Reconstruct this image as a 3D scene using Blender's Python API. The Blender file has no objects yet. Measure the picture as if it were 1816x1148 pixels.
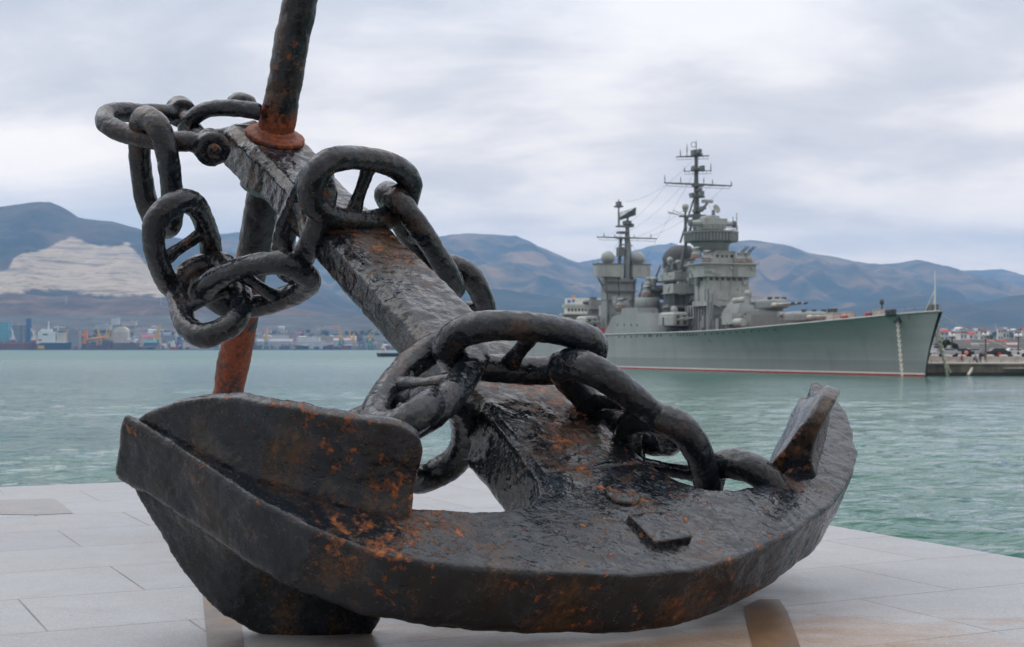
import bpy, bmesh, math, random
from mathutils import Vector, Matrix, noise as mn
R = math.radians
SC = bpy.context.scene
COL = SC.collection

# ------------------------------------------------------------------ camera, sky, sun, exposure
CAM_H = 4.4                      # eye height above the water
FPX, CX, CY = 2600.0, 908.0, 617.0   # focal length in photo pixels, horizon line
cd = bpy.data.cameras.new('camera'); cam = bpy.data.objects.new('camera', cd); COL.objects.link(cam)
cam.location = (0, 0, CAM_H); cam.rotation_euler = (R(90), 0, 0)
cd.sensor_width = 36; cd.lens = FPX / 1816 * 36; cd.shift_y = 43 / 1816
cd.clip_start = 0.1; cd.clip_end = 40000
cd.dof.use_dof = True; cd.dof.focus_distance = 6.6; cd.dof.aperture_fstop = 6.5
SC.camera = cam
SUN_EL, SUN_AZ = 58.0, -62.0    # azimuth from +Y towards +X
w = bpy.data.worlds.new('World'); SC.world = w; w.use_nodes = True
nt = w.node_tree; N = nt.nodes; L = nt.links; N.clear()
def nd(t, **k):
    n = N.new(t)
    for a, b in k.items(): setattr(n, a, b)
    return n
def mth(op, a, b=None, c=None):
    n = N.new('ShaderNodeMath'); n.operation = op
    for i, v in enumerate((a, b, c)):
        if v is None: continue
        if isinstance(v, (int, float)): n.inputs[i].default_value = v
        else: L.new(v, n.inputs[i])
    return n.outputs[0]
out = nd('ShaderNodeOutputWorld'); bg = nd('ShaderNodeBackground'); bg.inputs[1].default_value = 0.1
sky = nd('ShaderNodeTexSky', sky_type='NISHITA', sun_disc=False)
sky.sun_elevation = R(SUN_EL); sky.sun_rotation = R(SUN_AZ)
tc = nd('ShaderNodeTexCoord'); sx = nd('ShaderNodeSeparateXYZ'); L.new(tc.outputs['Generated'], sx.inputs[0])
zc = mth('ADD', mth('MAXIMUM', sx.outputs[2], 0.0), 0.30)
cv = nd('ShaderNodeCombineXYZ'); L.new(mth('DIVIDE', sx.outputs[0], zc), cv.inputs[0]); L.new(mth('DIVIDE', sx.outputs[1], zc), cv.inputs[1])
n1 = nd('ShaderNodeTexNoise'); n1.inputs['Scale'].default_value = 1.7; n1.inputs['Detail'].default_value = 6; n1.inputs['Roughness'].default_value = 0.5; n1.inputs['Distortion'].default_value = 0.25
mp = nd('ShaderNodeMapping'); mp.inputs['Scale'].default_value = (0.85, 1.3, 1); mp.inputs['Location'].default_value = (3.4, 1.7, 0); mp.inputs['Rotation'].default_value = (0, 0, R(8))
L.new(cv.outputs[0], mp.inputs[0]); L.new(mp.outputs[0], n1.inputs['Vector'])
rp = nd('ShaderNodeValToRGB'); e = rp.color_ramp.elements
e[0].position = 0.38; e[0].color = (6.1, 6.3, 6.85, 1)
e[1].position = 0.60; e[1].color = (11.7, 11.5, 11.35, 1)
x = e.new(0.47); x.color = (7.95, 7.97, 8.40, 1)
x = e.new(0.535); x.color = (10.3, 10.2, 10.35, 1)
L.new(n1.outputs['Fac'], rp.inputs[0])
n2 = nd('ShaderNodeTexNoise'); n2.inputs['Scale'].default_value = 3.1; n2.inputs['Detail'].default_value = 7; n2.inputs['Roughness'].default_value = 0.55; n2.inputs['Distortion'].default_value = 0.4
L.new(mp.outputs[0], n2.inputs['Vector'])
L.new(mth('ADD', mth('MULTIPLY', n1.outputs['Fac'], 0.72), mth('MULTIPLY', n2.outputs['Fac'], 0.28)), rp.inputs[0])
hf = mth('MULTIPLY', mth('MAXIMUM', mth('SUBTRACT', 0.26, sx.outputs[2]), 0.0), 3.85)
hm = nd('ShaderNodeMixRGB'); L.new(hf, hm.inputs[0]); hm.inputs[1].default_value = (1, 1, 1, 1); hm.inputs[2].default_value = (1.85, 1.52, 1.12, 1)
zen = mth('ADD', 1.0, mth('MULTIPLY', mth('SMOOTH_MIN', mth('MAXIMUM', mth('SUBTRACT', sx.outputs[2], 0.22), 0.0), 0.6, 0.1), 1.75))
vq = nd('ShaderNodeVectorMath', operation='MULTIPLY'); L.new(rp.outputs[0], vq.inputs[0]); L.new(hm.outputs[0], vq.inputs[1])
vm = nd('ShaderNodeVectorMath', operation='SCALE'); L.new(vq.outputs[0], vm.inputs[0]); bk = mth('SUBTRACT', 1.0, mth('MULTIPLY', mth('MAXIMUM', mth('MULTIPLY', sx.outputs[1], -1.0), 0.0), 0.55))   # sky dimmed behind the viewer, added to darken camera-facing sides
L.new(mth('MULTIPLY', zen, bk), vm.inputs['Scale'])
mx = nd('ShaderNodeMixRGB'); mx.inputs[0].default_value = 0.92
L.new(sky.outputs[0], mx.inputs[1]); L.new(vm.outputs[0], mx.inputs[2]); L.new(mx.outputs[0], bg.inputs[0]); L.new(bg.outputs[0], out.inputs[0])
sl = bpy.data.lights.new('sun', 'SUN'); sl.energy = 0.9; sl.angle = R(55); sl.color = (1, 0.96, 0.9)
so = bpy.data.objects.new('sun', sl); COL.objects.link(so)
sd = Vector((math.sin(R(SUN_AZ)) * math.cos(R(SUN_EL)), math.cos(R(SUN_AZ)) * math.cos(R(SUN_EL)), math.sin(R(SUN_EL))))
so.rotation_euler = sd.to_track_quat('Z', 'Y').to_euler()
SC.view_settings.view_transform = 'Standard'; SC.view_settings.look = 'None'; SC.view_settings.exposure = 0; SC.view_settings.gamma = 1
SC.render.engine = 'CYCLES'
SC.cycles.use_denoising = True
SC.cycles.max_bounces = 6; SC.cycles.diffuse_bounces = 3; SC.cycles.glossy_bounces = 3; SC.cycles.volume_bounces = 1
SC.cycles.caustics_reflective = False; SC.cycles.caustics_refractive = False

# ------------------------------------------------------------------ helpers
def at(px, py, d):                       # a point at distance d along the camera's forward axis, seen at a photo pixel
    return Vector(((px - CX) / FPX * d, d, CAM_H - (py - CY) / FPX * d))
def tag(o, label=None, cat=None, group=None, kind=None):
    if label: o['label'] = label
    if cat: o['category'] = cat
    if group: o['group'] = group
    if kind: o['kind'] = kind
    return o
def empty(name, loc=(0, 0, 0), rz=0, mat=None):
    o = bpy.data.objects.new(name, None); COL.objects.link(o); o.empty_display_size = 0.2
    if mat is not None: o.matrix_world = mat
    else: o.location = loc; o.rotation_euler = (0, 0, rz)
    return o
class MB:
    def __init__(s): s.v = []; s.f = []; s.m = []; s.s = []
    def add(s, vs, fs, m=0, smooth=False, M=None):
        b = len(s.v)
        for p in vs:
            p = Vector(p); s.v.append(tuple(M @ p) if M is not None else tuple(p))
        for f in fs: s.f.append([i + b for i in f]); s.m.append(m); s.s.append(smooth)
        return s
    def box(s, c, d, m=0, M=None, taper=(1, 1)):
        x, y, z = d[0] / 2, d[1] / 2, d[2] / 2; tx, ty = taper
        v = [(-x, -y, -z), (x, -y, -z), (x, y, -z), (-x, y, -z), (-x * tx, -y * ty, z), (x * tx, -y * ty, z), (x * tx, y * ty, z), (-x * tx, y * ty, z)]
        v = [(p[0] + c[0], p[1] + c[1], p[2] + c[2]) for p in v]
        return s.add(v, [(3, 2, 1, 0), (4, 5, 6, 7), (0, 1, 5, 4), (1, 2, 6, 5), (2, 3, 7, 6), (3, 0, 4, 7)], m, False, M)
    def tube(s, pts, r, n=8, m=0, closed=False, caps=True, M=None, smooth=True):
        pts = [Vector(p) for p in pts]; k = len(pts)
        rr = r if isinstance(r, (list, tuple)) else [r] * k
        vs = []; fs = []; up = None
        for i, p in enumerate(pts):
            a = pts[(i - 1) % k] if (closed or i) else p; b = pts[(i + 1) % k] if (closed or i < k - 1) else p
            t = (b - a).normalized() if (b - a).length > 1e-9 else Vector((0, 0, 1))
            if up is None:
                up = Vector((0, 0, 1)) if abs(t.z) < 0.9 else Vector((1, 0, 0))
            u = (up - t * up.dot(t)); 
            if u.length < 1e-6: u = t.orthogonal()
            u.normalize(); up = u; q = t.cross(u)
            for j in range(n):
                an = 2 * math.pi * j / n
                vs.append(p + (u * math.cos(an) + q * math.sin(an)) * rr[i])
        for i in range(k if closed else k - 1):
            for j in range(n):
                a = i * n + j; b = i * n + (j + 1) % n; i2 = (i + 1) % k
                fs.append((a, b, i2 * n + (j + 1) % n, i2 * n + j))
        s.add(vs, fs, m, smooth, M)
        if caps and not closed:
            s.add(vs[:n], [tuple(range(n))[::-1]], m, False, M); s.add(vs[-n:], [tuple(range(n))], m, False, M)
        return s
    def cyl(s, a, b, r0, r1=None, n=12, m=0, M=None):
        return s.tube([a, b], [r0, r0 if r1 is None else r1], n, m, M=M)
    def lathe(s, prof, n=16, m=0, c=(0, 0, 0), M=None, smooth=True):
        vs = []; fs = []
        for (r, z) in prof:
            for j in range(n):
                a = 2 * math.pi * j / n; vs.append((c[0] + r * math.cos(a), c[1] + r * math.sin(a), c[2] + z))
        for i in range(len(prof) - 1):
            for j in range(n): fs.append((i * n + j, i * n + (j + 1) % n, (i + 1) * n + (j + 1) % n, (i + 1) * n + j))
        fs.append(tuple(range(n))[::-1]); fs.append(tuple(range((len(prof) - 1) * n, len(prof) * n)))
        return s.add(vs, fs, m, smooth, M)
    def ball(s, c, r, m=0, n=14, M=None, sz=1.0):
        pr = [(max(r * math.sin(math.pi * i / n), 1e-4), -r * sz * math.cos(math.pi * i / n)) for i in range(n + 1)]
        return s.lathe(pr, n + 2, m, c, M)
    def prism(s, poly, z0, z1, m=0, M=None, scale_top=1.0):
        k = len(poly); cx = sum(p[0] for p in poly) / k; cy = sum(p[1] for p in poly) / k
        vs = [(p[0], p[1], z0) for p in poly] + [(cx + (p[0] - cx) * scale_top, cy + (p[1] - cy) * scale_top, z1) for p in poly]
        fs = [tuple(range(k))[::-1], tuple(range(k, 2 * k))] + [(i, (i + 1) % k, k + (i + 1) % k, k + i) for i in range(k)]
        return s.add(vs, fs, m, False, M)
    def mesh(s, name, mats):
        me = bpy.data.meshes.new(name); me.from_pydata(s.v, [], s.f)
        for mt in (mats if isinstance(mats, (list, tuple)) else [mats]): me.materials.append(mt)
        me.polygons.foreach_set('material_index', s.m); me.polygons.foreach_set('use_smooth', s.s)
        bm = bmesh.new(); bm.from_mesh(me); bmesh.ops.recalc_face_normals(bm, faces=bm.faces); bm.to_mesh(me); bm.free()
        me.update(); return me
    def build(s, name, mats, parent=None):
        o = bpy.data.objects.new(name, s.mesh(name, mats)); COL.objects.link(o)
        if parent: o.parent = parent
        return o
def dup(o, parent=None, **k):
    c = o.copy(); COL.objects.link(c)
    if parent is not None: c.parent = parent
    for ch in o.children: dup(ch, c)
    for a, b in k.items(): setattr(c, a, b)
    return c
def refine(ob, voxel=0.014, smooth=4, disp=()):
    """weld, soften and roughen a cast part: real lumps, worn edges"""
    md = ob.modifiers.new('r', 'REMESH'); md.mode = 'VOXEL'; md.voxel_size = voxel; md.use_smooth_shade = True
    md = ob.modifiers.new('s', 'SMOOTH'); md.factor = 0.5; md.iterations = smooth
    for (sc, st) in disp:
        tx = bpy.data.textures.new('lumps', 'CLOUDS'); tx.noise_scale = sc; tx.noise_depth = 2
        md = ob.modifiers.new('d', 'DISPLACE'); md.texture = tx; md.strength = st; md.mid_level = 0.5; md.texture_coords = 'LOCAL'
    dg = bpy.context.evaluated_depsgraph_get(); dg.update()
    me = bpy.data.meshes.new_from_object(ob.evaluated_get(dg))
    ob.modifiers.clear(); ob.data = me
    for p in me.polygons: p.use_smooth = True
    return ob

# ------------------------------------------------------------------ materials
class NT:
    def __init__(s, name):
        s.mat = bpy.data.materials.new(name); s.mat.use_nodes = True; s.t = s.mat.node_tree; s.n = s.t.nodes; s.l = s.t.links
        s.b = s.n['Principled BSDF']; s.out = s.n['Material Output']
    def node(s, t, **k):
        n = s.n.new(t)
        for a, b in k.items(): setattr(n, a, b)
        return n
    def set(s, sock, v):
        if isinstance(v, bpy.types.NodeSocket): s.l.new(v, sock)
        else: sock.default_value = v
    def math(s, op, a, b=0.0, c=0.0, clamp=False):
        n = s.node('ShaderNodeMath', operation=op); n.use_clamp = clamp
        for i, v in enumerate((a, b, c)): s.set(n.inputs[i], v)
        return n.outputs[0]
    def coord(s, which='Object', scale=(1, 1, 1), rot=(0, 0, 0), loc=(0, 0, 0)):
        tc = s.node('ShaderNodeTexCoord'); mp = s.node('ShaderNodeMapping')
        mp.inputs['Scale'].default_value = scale; mp.inputs['Rotation'].default_value = rot; mp.inputs['Location'].default_value = loc
        s.l.new(tc.outputs[which], mp.inputs[0]); return mp.outputs[0]
    def geo(s, scale=(1, 1, 1), rot=(0, 0, 0), loc=(0, 0, 0)):
        g = s.node('ShaderNodeNewGeometry'); mp = s.node('ShaderNodeMapping')
        mp.inputs['Scale'].default_value = scale; mp.inputs['Rotation'].default_value = rot; mp.inputs['Location'].default_value = loc
        s.l.new(g.outputs['Position'], mp.inputs[0]); return mp.outputs[0]
    def noise(s, vec, scale, detail=4, rough=0.55, dist=0.0):
        n = s.node('ShaderNodeTexNoise'); n.inputs['Scale'].default_value = scale; n.inputs['Detail'].default_value = detail
        n.inputs['Roughness'].default_value = rough; n.inputs['Distortion'].default_value = dist
        if vec is not None: s.l.new(vec, n.inputs['Vector'])
        return n.outputs['Fac']
    def ramp(s, fac, stops, interp='LINEAR'):
        r = s.node('ShaderNodeValToRGB'); r.color_ramp.interpolation = interp; e = r.color_ramp.elements
        while len(e) < len(stops): e.new(0.5)
        for i, (p, c) in enumerate(stops):
            e[i].position = p; e[i].color = (c, c, c, 1) if isinstance(c, (int, float)) else (*c, 1)
        s.set(r.inputs[0], fac); return r.outputs[0]
    def mix(s, fac, a, b, blend='MIX'):
        n = s.node('ShaderNodeMixRGB', blend_type=blend)
        for i, v in enumerate((fac, a, b)):
            if isinstance(v, tuple) and len(v) == 3: v = (*v, 1)
            s.set(n.inputs[i], v)
        return n.outputs[0]
    def bump(s, h, strength=0.3, dist=0.01, normal=None):
        n = s.node('ShaderNodeBump'); n.inputs['Strength'].default_value = strength; n.inputs['Distance'].default_value = dist
        s.set(n.inputs['Height'], h)
        if normal is not None: s.l.new(normal, n.inputs['Normal'])
        return n.outputs[0]
    def fin(s, base=None, rough=None, normal=None, metal=None, spec=None):
        if base is not None: s.set(s.b.inputs['Base Color'], (*base, 1) if isinstance(base, tuple) and len(base) == 3 else base)
        if rough is not None: s.set(s.b.inputs['Roughness'], rough)
        if normal is not None: s.set(s.b.inputs['Normal'], normal)
        if metal is not None: s.set(s.b.inputs['Metallic'], metal)
        if spec is not None: s.set(s.b.inputs['Specular IOR Level'], spec)
        return s.mat
def paint(name, col, rough=0.6, var=0.18, scale=0.6, dirt=None):
    k = NT(name); v = k.geo(); f = k.noise(v, scale, 5)
    dk = tuple(c * (1 - var) for c in col); lt = tuple(min(1, c * (1 + var)) for c in col)
    c = k.ramp(f, [(0.3, dk), (0.7, lt)])
    if dirt:
        st = k.noise(k.geo(scale=(1.2, 1.2, 0.12)), 1.0, 4)
        c = k.mix(k.ramp(st, [(0.56, 0.0), (0.72, dirt[1])]), c, dirt[0])
    return k.fin(c, rough)

AO_ = Vector((0.72098, 5.87658, -0.89691 + CAM_H)); AA_, AS_, AT_ = Vector((0.8350, 0.5490, 0.0400)), Vector((-0.4950, 0.7180, 0.4890)), Vector((0.2400, -0.4290, 0.8710))
def aw(u, v, t): return AO_ + AA_ * u + AS_ * v + AT_ * t
def iron(name, rust=0.5, streak=0.0, wet=0.22, zones=(), full=()):
    """tarred black paint over pitted cast iron; rust films, flaked orange spots, runs; zones: (point, radius) where it has rusted through"""
    k = NT(name); v = k.geo()
    big = k.noise(v, 2.4, 6, 0.62, 0.5); mid = k.noise(v, 9.0, 7, 0.64, 0.3); fine = k.noise(v, 38.0, 6, 0.62, 0.2); grit = k.noise(v, 120.0, 3, 0.65)
    base = k.ramp(mid, [(0.34, (0.003, 0.0045, 0.007)), (0.5, (0.007, 0.0105, 0.0155)), (0.70, (0.020, 0.027, 0.039))])
    base = k.mix(k.ramp(fine, [(0.62, 0.0), (0.74, 0.35)]), base, (0.065, 0.075, 0.092))
    base = k.mix(k.ramp(k.noise(v, 5.0, 6, 0.65, 0.8), [(0.56, 0.0), (0.70, 0.4)]), base, (0.034, 0.042, 0.036))
    z = None
    for (p, r) in zones:
        sb = k.node('ShaderNodeVectorMath', operation='DISTANCE'); g = k.node('ShaderNodeNewGeometry'); k.l.new(g.outputs['Position'], sb.inputs[0]); sb.inputs[1].default_value = p
        m = k.math('SUBTRACT', 1.0, k.math('DIVIDE', sb.outputs['Value'], r), clamp=True)
        z = m if z is None else k.math('MAXIMUM', z, m)
    if z is None: z = k.math('MULTIPLY', big, 0.0)
    f1 = k.math('ADD', k.math('ADD', k.math('MULTIPLY', big, 0.55), k.math('MULTIPLY', mid, 0.45)), k.math('MULTIPLY', z, 0.13))
    m1 = k.ramp(f1, [(0.60 - 0.13 * rust, 0.0), (0.71 - 0.12 * rust, 0.72)])
    brown = k.ramp(fine, [(0.3, (0.014, 0.0075, 0.004)), (0.5, (0.055, 0.025, 0.008)), (0.7, (0.15, 0.060, 0.012))])
    base = k.mix(m1, base, brown)
    sp = k.noise(v, 17.0, 8, 0.72, 0.15); zone = k.noise(v, 1.7, 3, 0.5)
    f2 = k.math('ADD', k.math('ADD', sp, k.math('MULTIPLY', k.math('SUBTRACT', zone, 0.5), 0.4)), k.math('MULTIPLY', z, 0.115))
    gp_ = k.node('ShaderNodeNewGeometry'); edge = k.ramp(gp_.outputs['Pointiness'], [(0.515, 0.0), (0.56, 1.0)])      # worn convex edges rust first
    f2 = k.math('ADD', f2, k.math('MULTIPLY', edge, 0.075))
    m2 = k.ramp(f2, [(0.665 - 0.05 * rust, 0.0), (0.72 - 0.05 * rust, 0.95)])
    orange = k.ramp(fine, [(0.36, (0.045, 0.016, 0.006)), (0.52, (0.19, 0.052, 0.010)), (0.7, (0.46, 0.15, 0.025))])
    base = k.mix(m2, base, orange)
    if streak:
        sv = k.noise(k.geo(scale=(6.5, 6.5, 0.5)), 1.0, 6, 0.62, 0.3)
        m3 = k.math('MULTIPLY', k.ramp(sv, [(0.50, 0.0), (0.66, streak)]), k.ramp(big, [(0.38, 0.0), (0.58, 1.0)]))
        base = k.mix(m3, base, k.ramp(fine, [(0.35, (0.022, 0.014, 0.006)), (0.55, (0.075, 0.038, 0.010)), (0.72, (0.17, 0.085, 0.02))]))
    mm = k.math('MAXIMUM', m1, m2)
    for (p, r) in full:                     # rusted right through, red brown
        sb = k.node('ShaderNodeVectorMath', operation='DISTANCE'); g = k.node('ShaderNodeNewGeometry'); k.l.new(g.outputs['Position'], sb.inputs[0]); sb.inputs[1].default_value = p
        m = k.math('ADD', k.math('SUBTRACT', 1.0, k.math('DIVIDE', sb.outputs['Value'], r)), k.math('MULTIPLY', k.math('SUBTRACT', f1, 0.52), 4.5))
        m = k.ramp(m, [(0.1, 0.0), (0.4, 0.92)]); mm = k.math('MAXIMUM', mm, m)
        base = k.mix(m, base, k.ramp(fine, [(0.3, (0.05, 0.011, 0.004)), (0.5, (0.19, 0.036, 0.008)), (0.7, (0.32, 0.075, 0.014))]))
    rg = k.math('ADD', k.ramp(fine, [(0.3, wet - 0.12), (0.7, wet + 0.08)]), k.math('MULTIPLY', mm, 0.30), clamp=True)
    pits = k.ramp(k.noise(v, 55.0, 2, 0.5), [(0.62, 0.0), (0.72, 1.0)])
    m_s = k.noise(v, 11.0, 2, 0.5, 0.3); f_s = k.noise(v, 34.0, 2, 0.5, 0.2)
    h = k.math('ADD', k.math('ADD', k.math('MULTIPLY', m_s, 1.2), k.math('MULTIPLY', f_s, 0.50)), k.math('ADD', k.math('MULTIPLY', fine, 0.12), k.math('ADD', k.math('MULTIPLY', m2, -0.2), k.math('MULTIPLY', pits, -0.22))))
    k.fin(base, rg, k.bump(h, 1.0, 0.0085)); k.b.inputs['Specular IOR Level'].default_value = 0.5
    return k.mat
ZN = [(aw(-0.93, 0.52, 0), 0.42), (aw(-0.75, 0.25, 0), 0.34), (aw(1.06, 0.50, 0.03), 0.34), (aw(0.02, 0.98, 0), 0.50), (aw(-0.05, 0.72, 0), 0.25), (aw(0.05, 0.03, -0.28), 0.5), (aw(0.6, 0.13, -0.28), 0.5), (aw(-0.5, 0.1, -0.28), 0.45), (aw(-1.3, 0.42, 0), 0.3), (aw(1.4, 0.5, -0.1), 0.3)]
IRON = iron('anchor_iron', 0.24, 0.4, 0.22, ZN)
IRON_SHANK = iron('shank_iron', 0.46, 0.0, 0.2, ZN + [(aw(0.0, 2.85, 0), 0.5), (aw(0.1, 1.35, 0), 0.55), (aw(0.0, 4.4, 0), 0.5)])
IRON_STREAK = iron('fluke_iron', 0.14, 0.9, 0.26, ZN + [(aw(-1.35, 0.85, 0.25), 0.35)])
IRON_CHAIN = iron('chain_iron', 0.48, 0.0, 0.22)
IRON_STOCK = iron('stock_iron', 0.8, 0.5, 0.34, [(aw(0.02, 4.47, 0.05), 0.5)], [(Vector((-2.1, 10.1, 3.7)), 1.7), (aw(0.02, 4.47, 0.0), 0.28)])

# ------------------------------------------------------------------ water
def water_mat():
    k = NT('harbour_water')
    v = k.geo(); g = k.node('ShaderNodeNewGeometry'); sp = k.node('ShaderNodeSeparateXYZ'); k.l.new(g.outputs['Position'], sp.inputs[0])
    Y = sp.outputs[1]
    w1 = k.noise(k.geo(scale=(0.34, 0.62, 1), rot=(0, 0, R(8))), 1.0, 3, 0.5, 0.3)
    w2 = k.noise(k.geo(scale=(1.1, 1.9, 1), rot=(0, 0, R(-12))), 1.0, 3, 0.55, 0.2)
    w3 = k.noise(k.geo(scale=(0.07, 0.13, 1), rot=(0, 0, R(5))), 1.0, 2, 0.5)
    patch = k.noise(k.geo(scale=(0.006, 0.012, 1)), 1.0, 3)
    h = k.math('ADD', k.math('ADD', k.math('MULTIPLY', w1, 0.55), k.math('MULTIPLY', w2, 0.28)), k.math('MULTIPLY', w3, 0.8))
    calm = k.ramp(k.math('ADD', k.math('DIVIDE', Y, 1000.0), k.math('MULTIPLY', k.math('SUBTRACT', patch, 0.5), 0.2)), [(0.05, 0.9), (0.20, 0.42), (0.34, 0.45), (0.46, 0.35)])
    b = k.node('ShaderNodeBump'); b.inputs['Distance'].default_value = 0.9
    k.l.new(h, b.inputs['Height']); k.l.new(k.math('MULTIPLY', calm, 0.95), b.inputs['Strength'])
    base = k.ramp(patch, [(0.35, (0.010, 0.090, 0.072)), (0.65, (0.024, 0.118, 0.080))])
    k.fin(base, k.ramp(k.math('DIVIDE', Y, 1000.0), [(0.04, 0.04), (0.3, 0.14), (0.6, 0.32)]), b.outputs[0]); k.b.inputs['IOR'].default_value = 1.333
    return k.mat
import numpy as np
def water_sheet():
    Y0, Y1, nr, nc = 12.0, 420.0, 760, 560
    ys = Y0 * (Y1 / Y0) ** (np.arange(nr + 1) / nr); ss = np.linspace(-1, 1, nc + 1); ss = 0.55 * ss + 0.45 * ss ** 3
    YY = np.repeat(ys[:, None], nc + 1, 1); XX = ss[None, :] * (0.6 * YY + 10)
    dy = np.gradient(ys)[:, None]; Z = np.zeros_like(XX); rg = np.random.default_rng(4)
    for i in range(70):
        lam = 0.6 * (7.0 / 0.6) ** rg.random(); a = rg.normal(0.25, 0.55); kx, ky = math.sin(a) * 2 * math.pi / lam, math.cos(a) * 2 * math.pi / lam
        amp = 0.0044 * lam ** 0.9 * rg.uniform(0.5, 1.3); fade = np.clip((lam / dy - 2.5) / 3.0, 0, 1); ph = kx * XX + ky * YY + rg.uniform(0, 6.28)
        Z += amp * fade * (np.sin(ph) + 0.22 * np.cos(2 * ph))
    gust = 0.62 + 0.5 * np.sin(XX / 17 + 2.1 * np.sin(YY / 23)) * np.sin(YY / 31 + 1.3 * np.sin(XX / 29)); edge = np.minimum(1, np.minimum((1 - np.abs(ss))[None, :] * 30, np.minimum((ys - Y0) / 3, (Y1 - ys) / 30)[:, None]))
    Z *= gust * np.clip(edge, 0, 1) * np.clip(1.25 - YY / 190, 0.30, 1)
    V = np.stack([XX, YY, Z], -1).reshape(-1, 3); n = nc + 1
    idx = (np.arange(nr)[:, None] * n + np.arange(nc)[None, :]).reshape(-1); F = np.stack([idx, idx + 1, idx + n + 1, idx + n], 1)
    ex = [(-9000, -60), (9000, -60), (9000, Y0), (0.6 * Y0 + 10, Y0), (-(0.6 * Y0 + 10), Y0), (-9000, Y0), (9000, Y1), (0.6 * Y1 + 10, Y1), (-(0.6 * Y1 + 10), Y1), (-9000, Y1), (9000, 6000), (-9000, 6000)]
    V = np.vstack([V, np.array([(x, y, 0.0) for x, y in ex])]); b = (nr + 1) * n
    faces = F.tolist() + [[b, b + 1, b + 2, b + 3, b + 4, b + 5], [b + 3, b + 2, b + 6, b + 7], [b + 5, b + 4, b + 8, b + 9], [b + 9, b + 8, b + 7, b + 6, b + 10, b + 11]]
    me = bpy.data.meshes.new('water'); me.from_pydata(V.tolist(), [], faces); me.polygons.foreach_set('use_smooth', [True] * len(faces)); me.materials.append(water_mat()); me.update()
    o = bpy.data.objects.new('water', me); COL.objects.link(o); return tag(o, kind='structure')
water_sheet()

# ------------------------------------------------------------------ quay (near pavement) with granite slabs
QZ = CAM_H - 1.18
rdir = Vector((0.897, 0.442, 0)); cdir = Vector((-0.442, 0.897, 0))
QB = Vector((-0.211, 14.47, 0))                     # the quay's outer corner
def granite():
    k = NT('granite_slabs')
    ang = math.atan2(rdir.y, rdir.x)
    vr = k.node('ShaderNodeVectorRotate', rotation_type='Z_AXIS'); g = k.node('ShaderNodeNewGeometry')
    k.l.new(g.outputs['Position'], vr.inputs['Vector']); vr.inputs['Angle'].default_value = -ang
    off = k.node('ShaderNodeVectorMath', operation='ADD'); k.l.new(vr.outputs[0], off.inputs[0])
    off.inputs[1].default_value = (-1.553, -6.324 + 0.87 * 4, 0)
    br = k.node('ShaderNodeTexBrick'); k.l.new(off.outputs[0], br.inputs['Vector'])
    br.inputs['Scale'].default_value = 1.0; br.inputs['Brick Width'].default_value = 1.18; br.inputs['Row Height'].default_value = 0.87
    br.inputs['Mortar Size'].default_value = 0.006; br.inputs['Mortar Smooth'].default_value = 0.2; br.inputs['Bias'].default_value = 0
    br.inputs['Color1'].default_value = (0.28, 0.288, 0.302, 1); br.inputs['Color2'].default_value = (0.33, 0.336, 0.348, 1); br.inputs['Mortar'].default_value = (0.09, 0.07, 0.055, 1)
    v = k.geo()
    c = br.outputs['Color']
    c = k.mix(k.ramp(k.noise(v, 0.9, 6, 0.6), [(0.36, 0.0), (0.66, 0.45)]), c, (0.31, 0.285, 0.265))
    c = k.mix(k.ramp(k.noise(v, 3.4, 7, 0.66, 0.5), [(0.52, 0.0), (0.70, 0.32)]), c, (0.22, 0.20, 0.18))
    sp = k.noise(v, 190.0, 2, 0.7); sp2 = k.noise(v, 80.0, 2, 0.7)
    c = k.mix(k.ramp(sp, [(0.37, 0.7), (0.47, 0.0)]), c, (0.13, 0.13, 0.145))
    c = k.mix(k.ramp(sp2, [(0.56, 0.0), (0.66, 0.3)]), c, (0.6, 0.6, 0.61))
    c = k.mix(k.ramp(k.noise(v, 23.0, 2, 0.5), [(0.72, 0.0), (0.75, 0.6)]), c, (0.12, 0.11, 0.10))
    # rust washed out of the anchor on to the slabs
    rg = k.node('ShaderNodeVectorMath', operation='SUBTRACT'); k.l.new(g.outputs['Position'], rg.inputs[0]); rg.inputs[1].default_value = (0.75, 5.55, QZ)
    sc = k.node('ShaderNodeVectorMath', operation='MULTIPLY'); k.l.new(rg.outputs[0], sc.inputs[0]); sc.inputs[1].default_value = (0.62, 0.95, 0)
    ln = k.node('ShaderNodeVectorMath', operation='LENGTH'); k.l.new(sc.outputs[0], ln.inputs[0])
    rf = k.math('ADD', ln.outputs['Value'], k.math('MULTIPLY', k.math('SUBTRACT', k.noise(k.geo(scale=(1.2, 3.0, 1), rot=(0, 0, R(-20))), 2.4, 8, 0.68), 0.5), 2.3))
    c = k.mix(k.ramp(rf, [(0.3, 0.85), (0.7, 0.5), (1.05, 0.2), (1.45, 0.0)]), c, k.ramp(sp2, [(0.3, (0.19, 0.10, 0.045)), (0.7, (0.31, 0.20, 0.115))]))
    h = k.math('ADD', k.math('MULTIPLY', br.outputs['Fac'], -1.0), k.math('MULTIPLY', sp, 0.12))
    rr = k.ramp(k.noise(v, 1.6, 4), [(0.35, 0.34), (0.65, 0.52)])
    return k.fin(c, rr, k.bump(h, 0.35, 0.006), spec=0.5)
GRANITE = granite()
qm = MB()
cpts = [QB, QB - rdir * 40, QB - rdir * 40 - cdir * 45, QB - cdir * 45]
qm.prism([(p.x, p.y) for p in cpts], -0.6, QZ)
quay = tag(qm.build('quay_pavement', GRANITE), kind='structure')
bm = bmesh.new(); bm.from_mesh(quay.data)
top = [e for e in bm.edges if all(abs(v.co.z - QZ) < 1e-4 for v in e.verts)]
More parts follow.
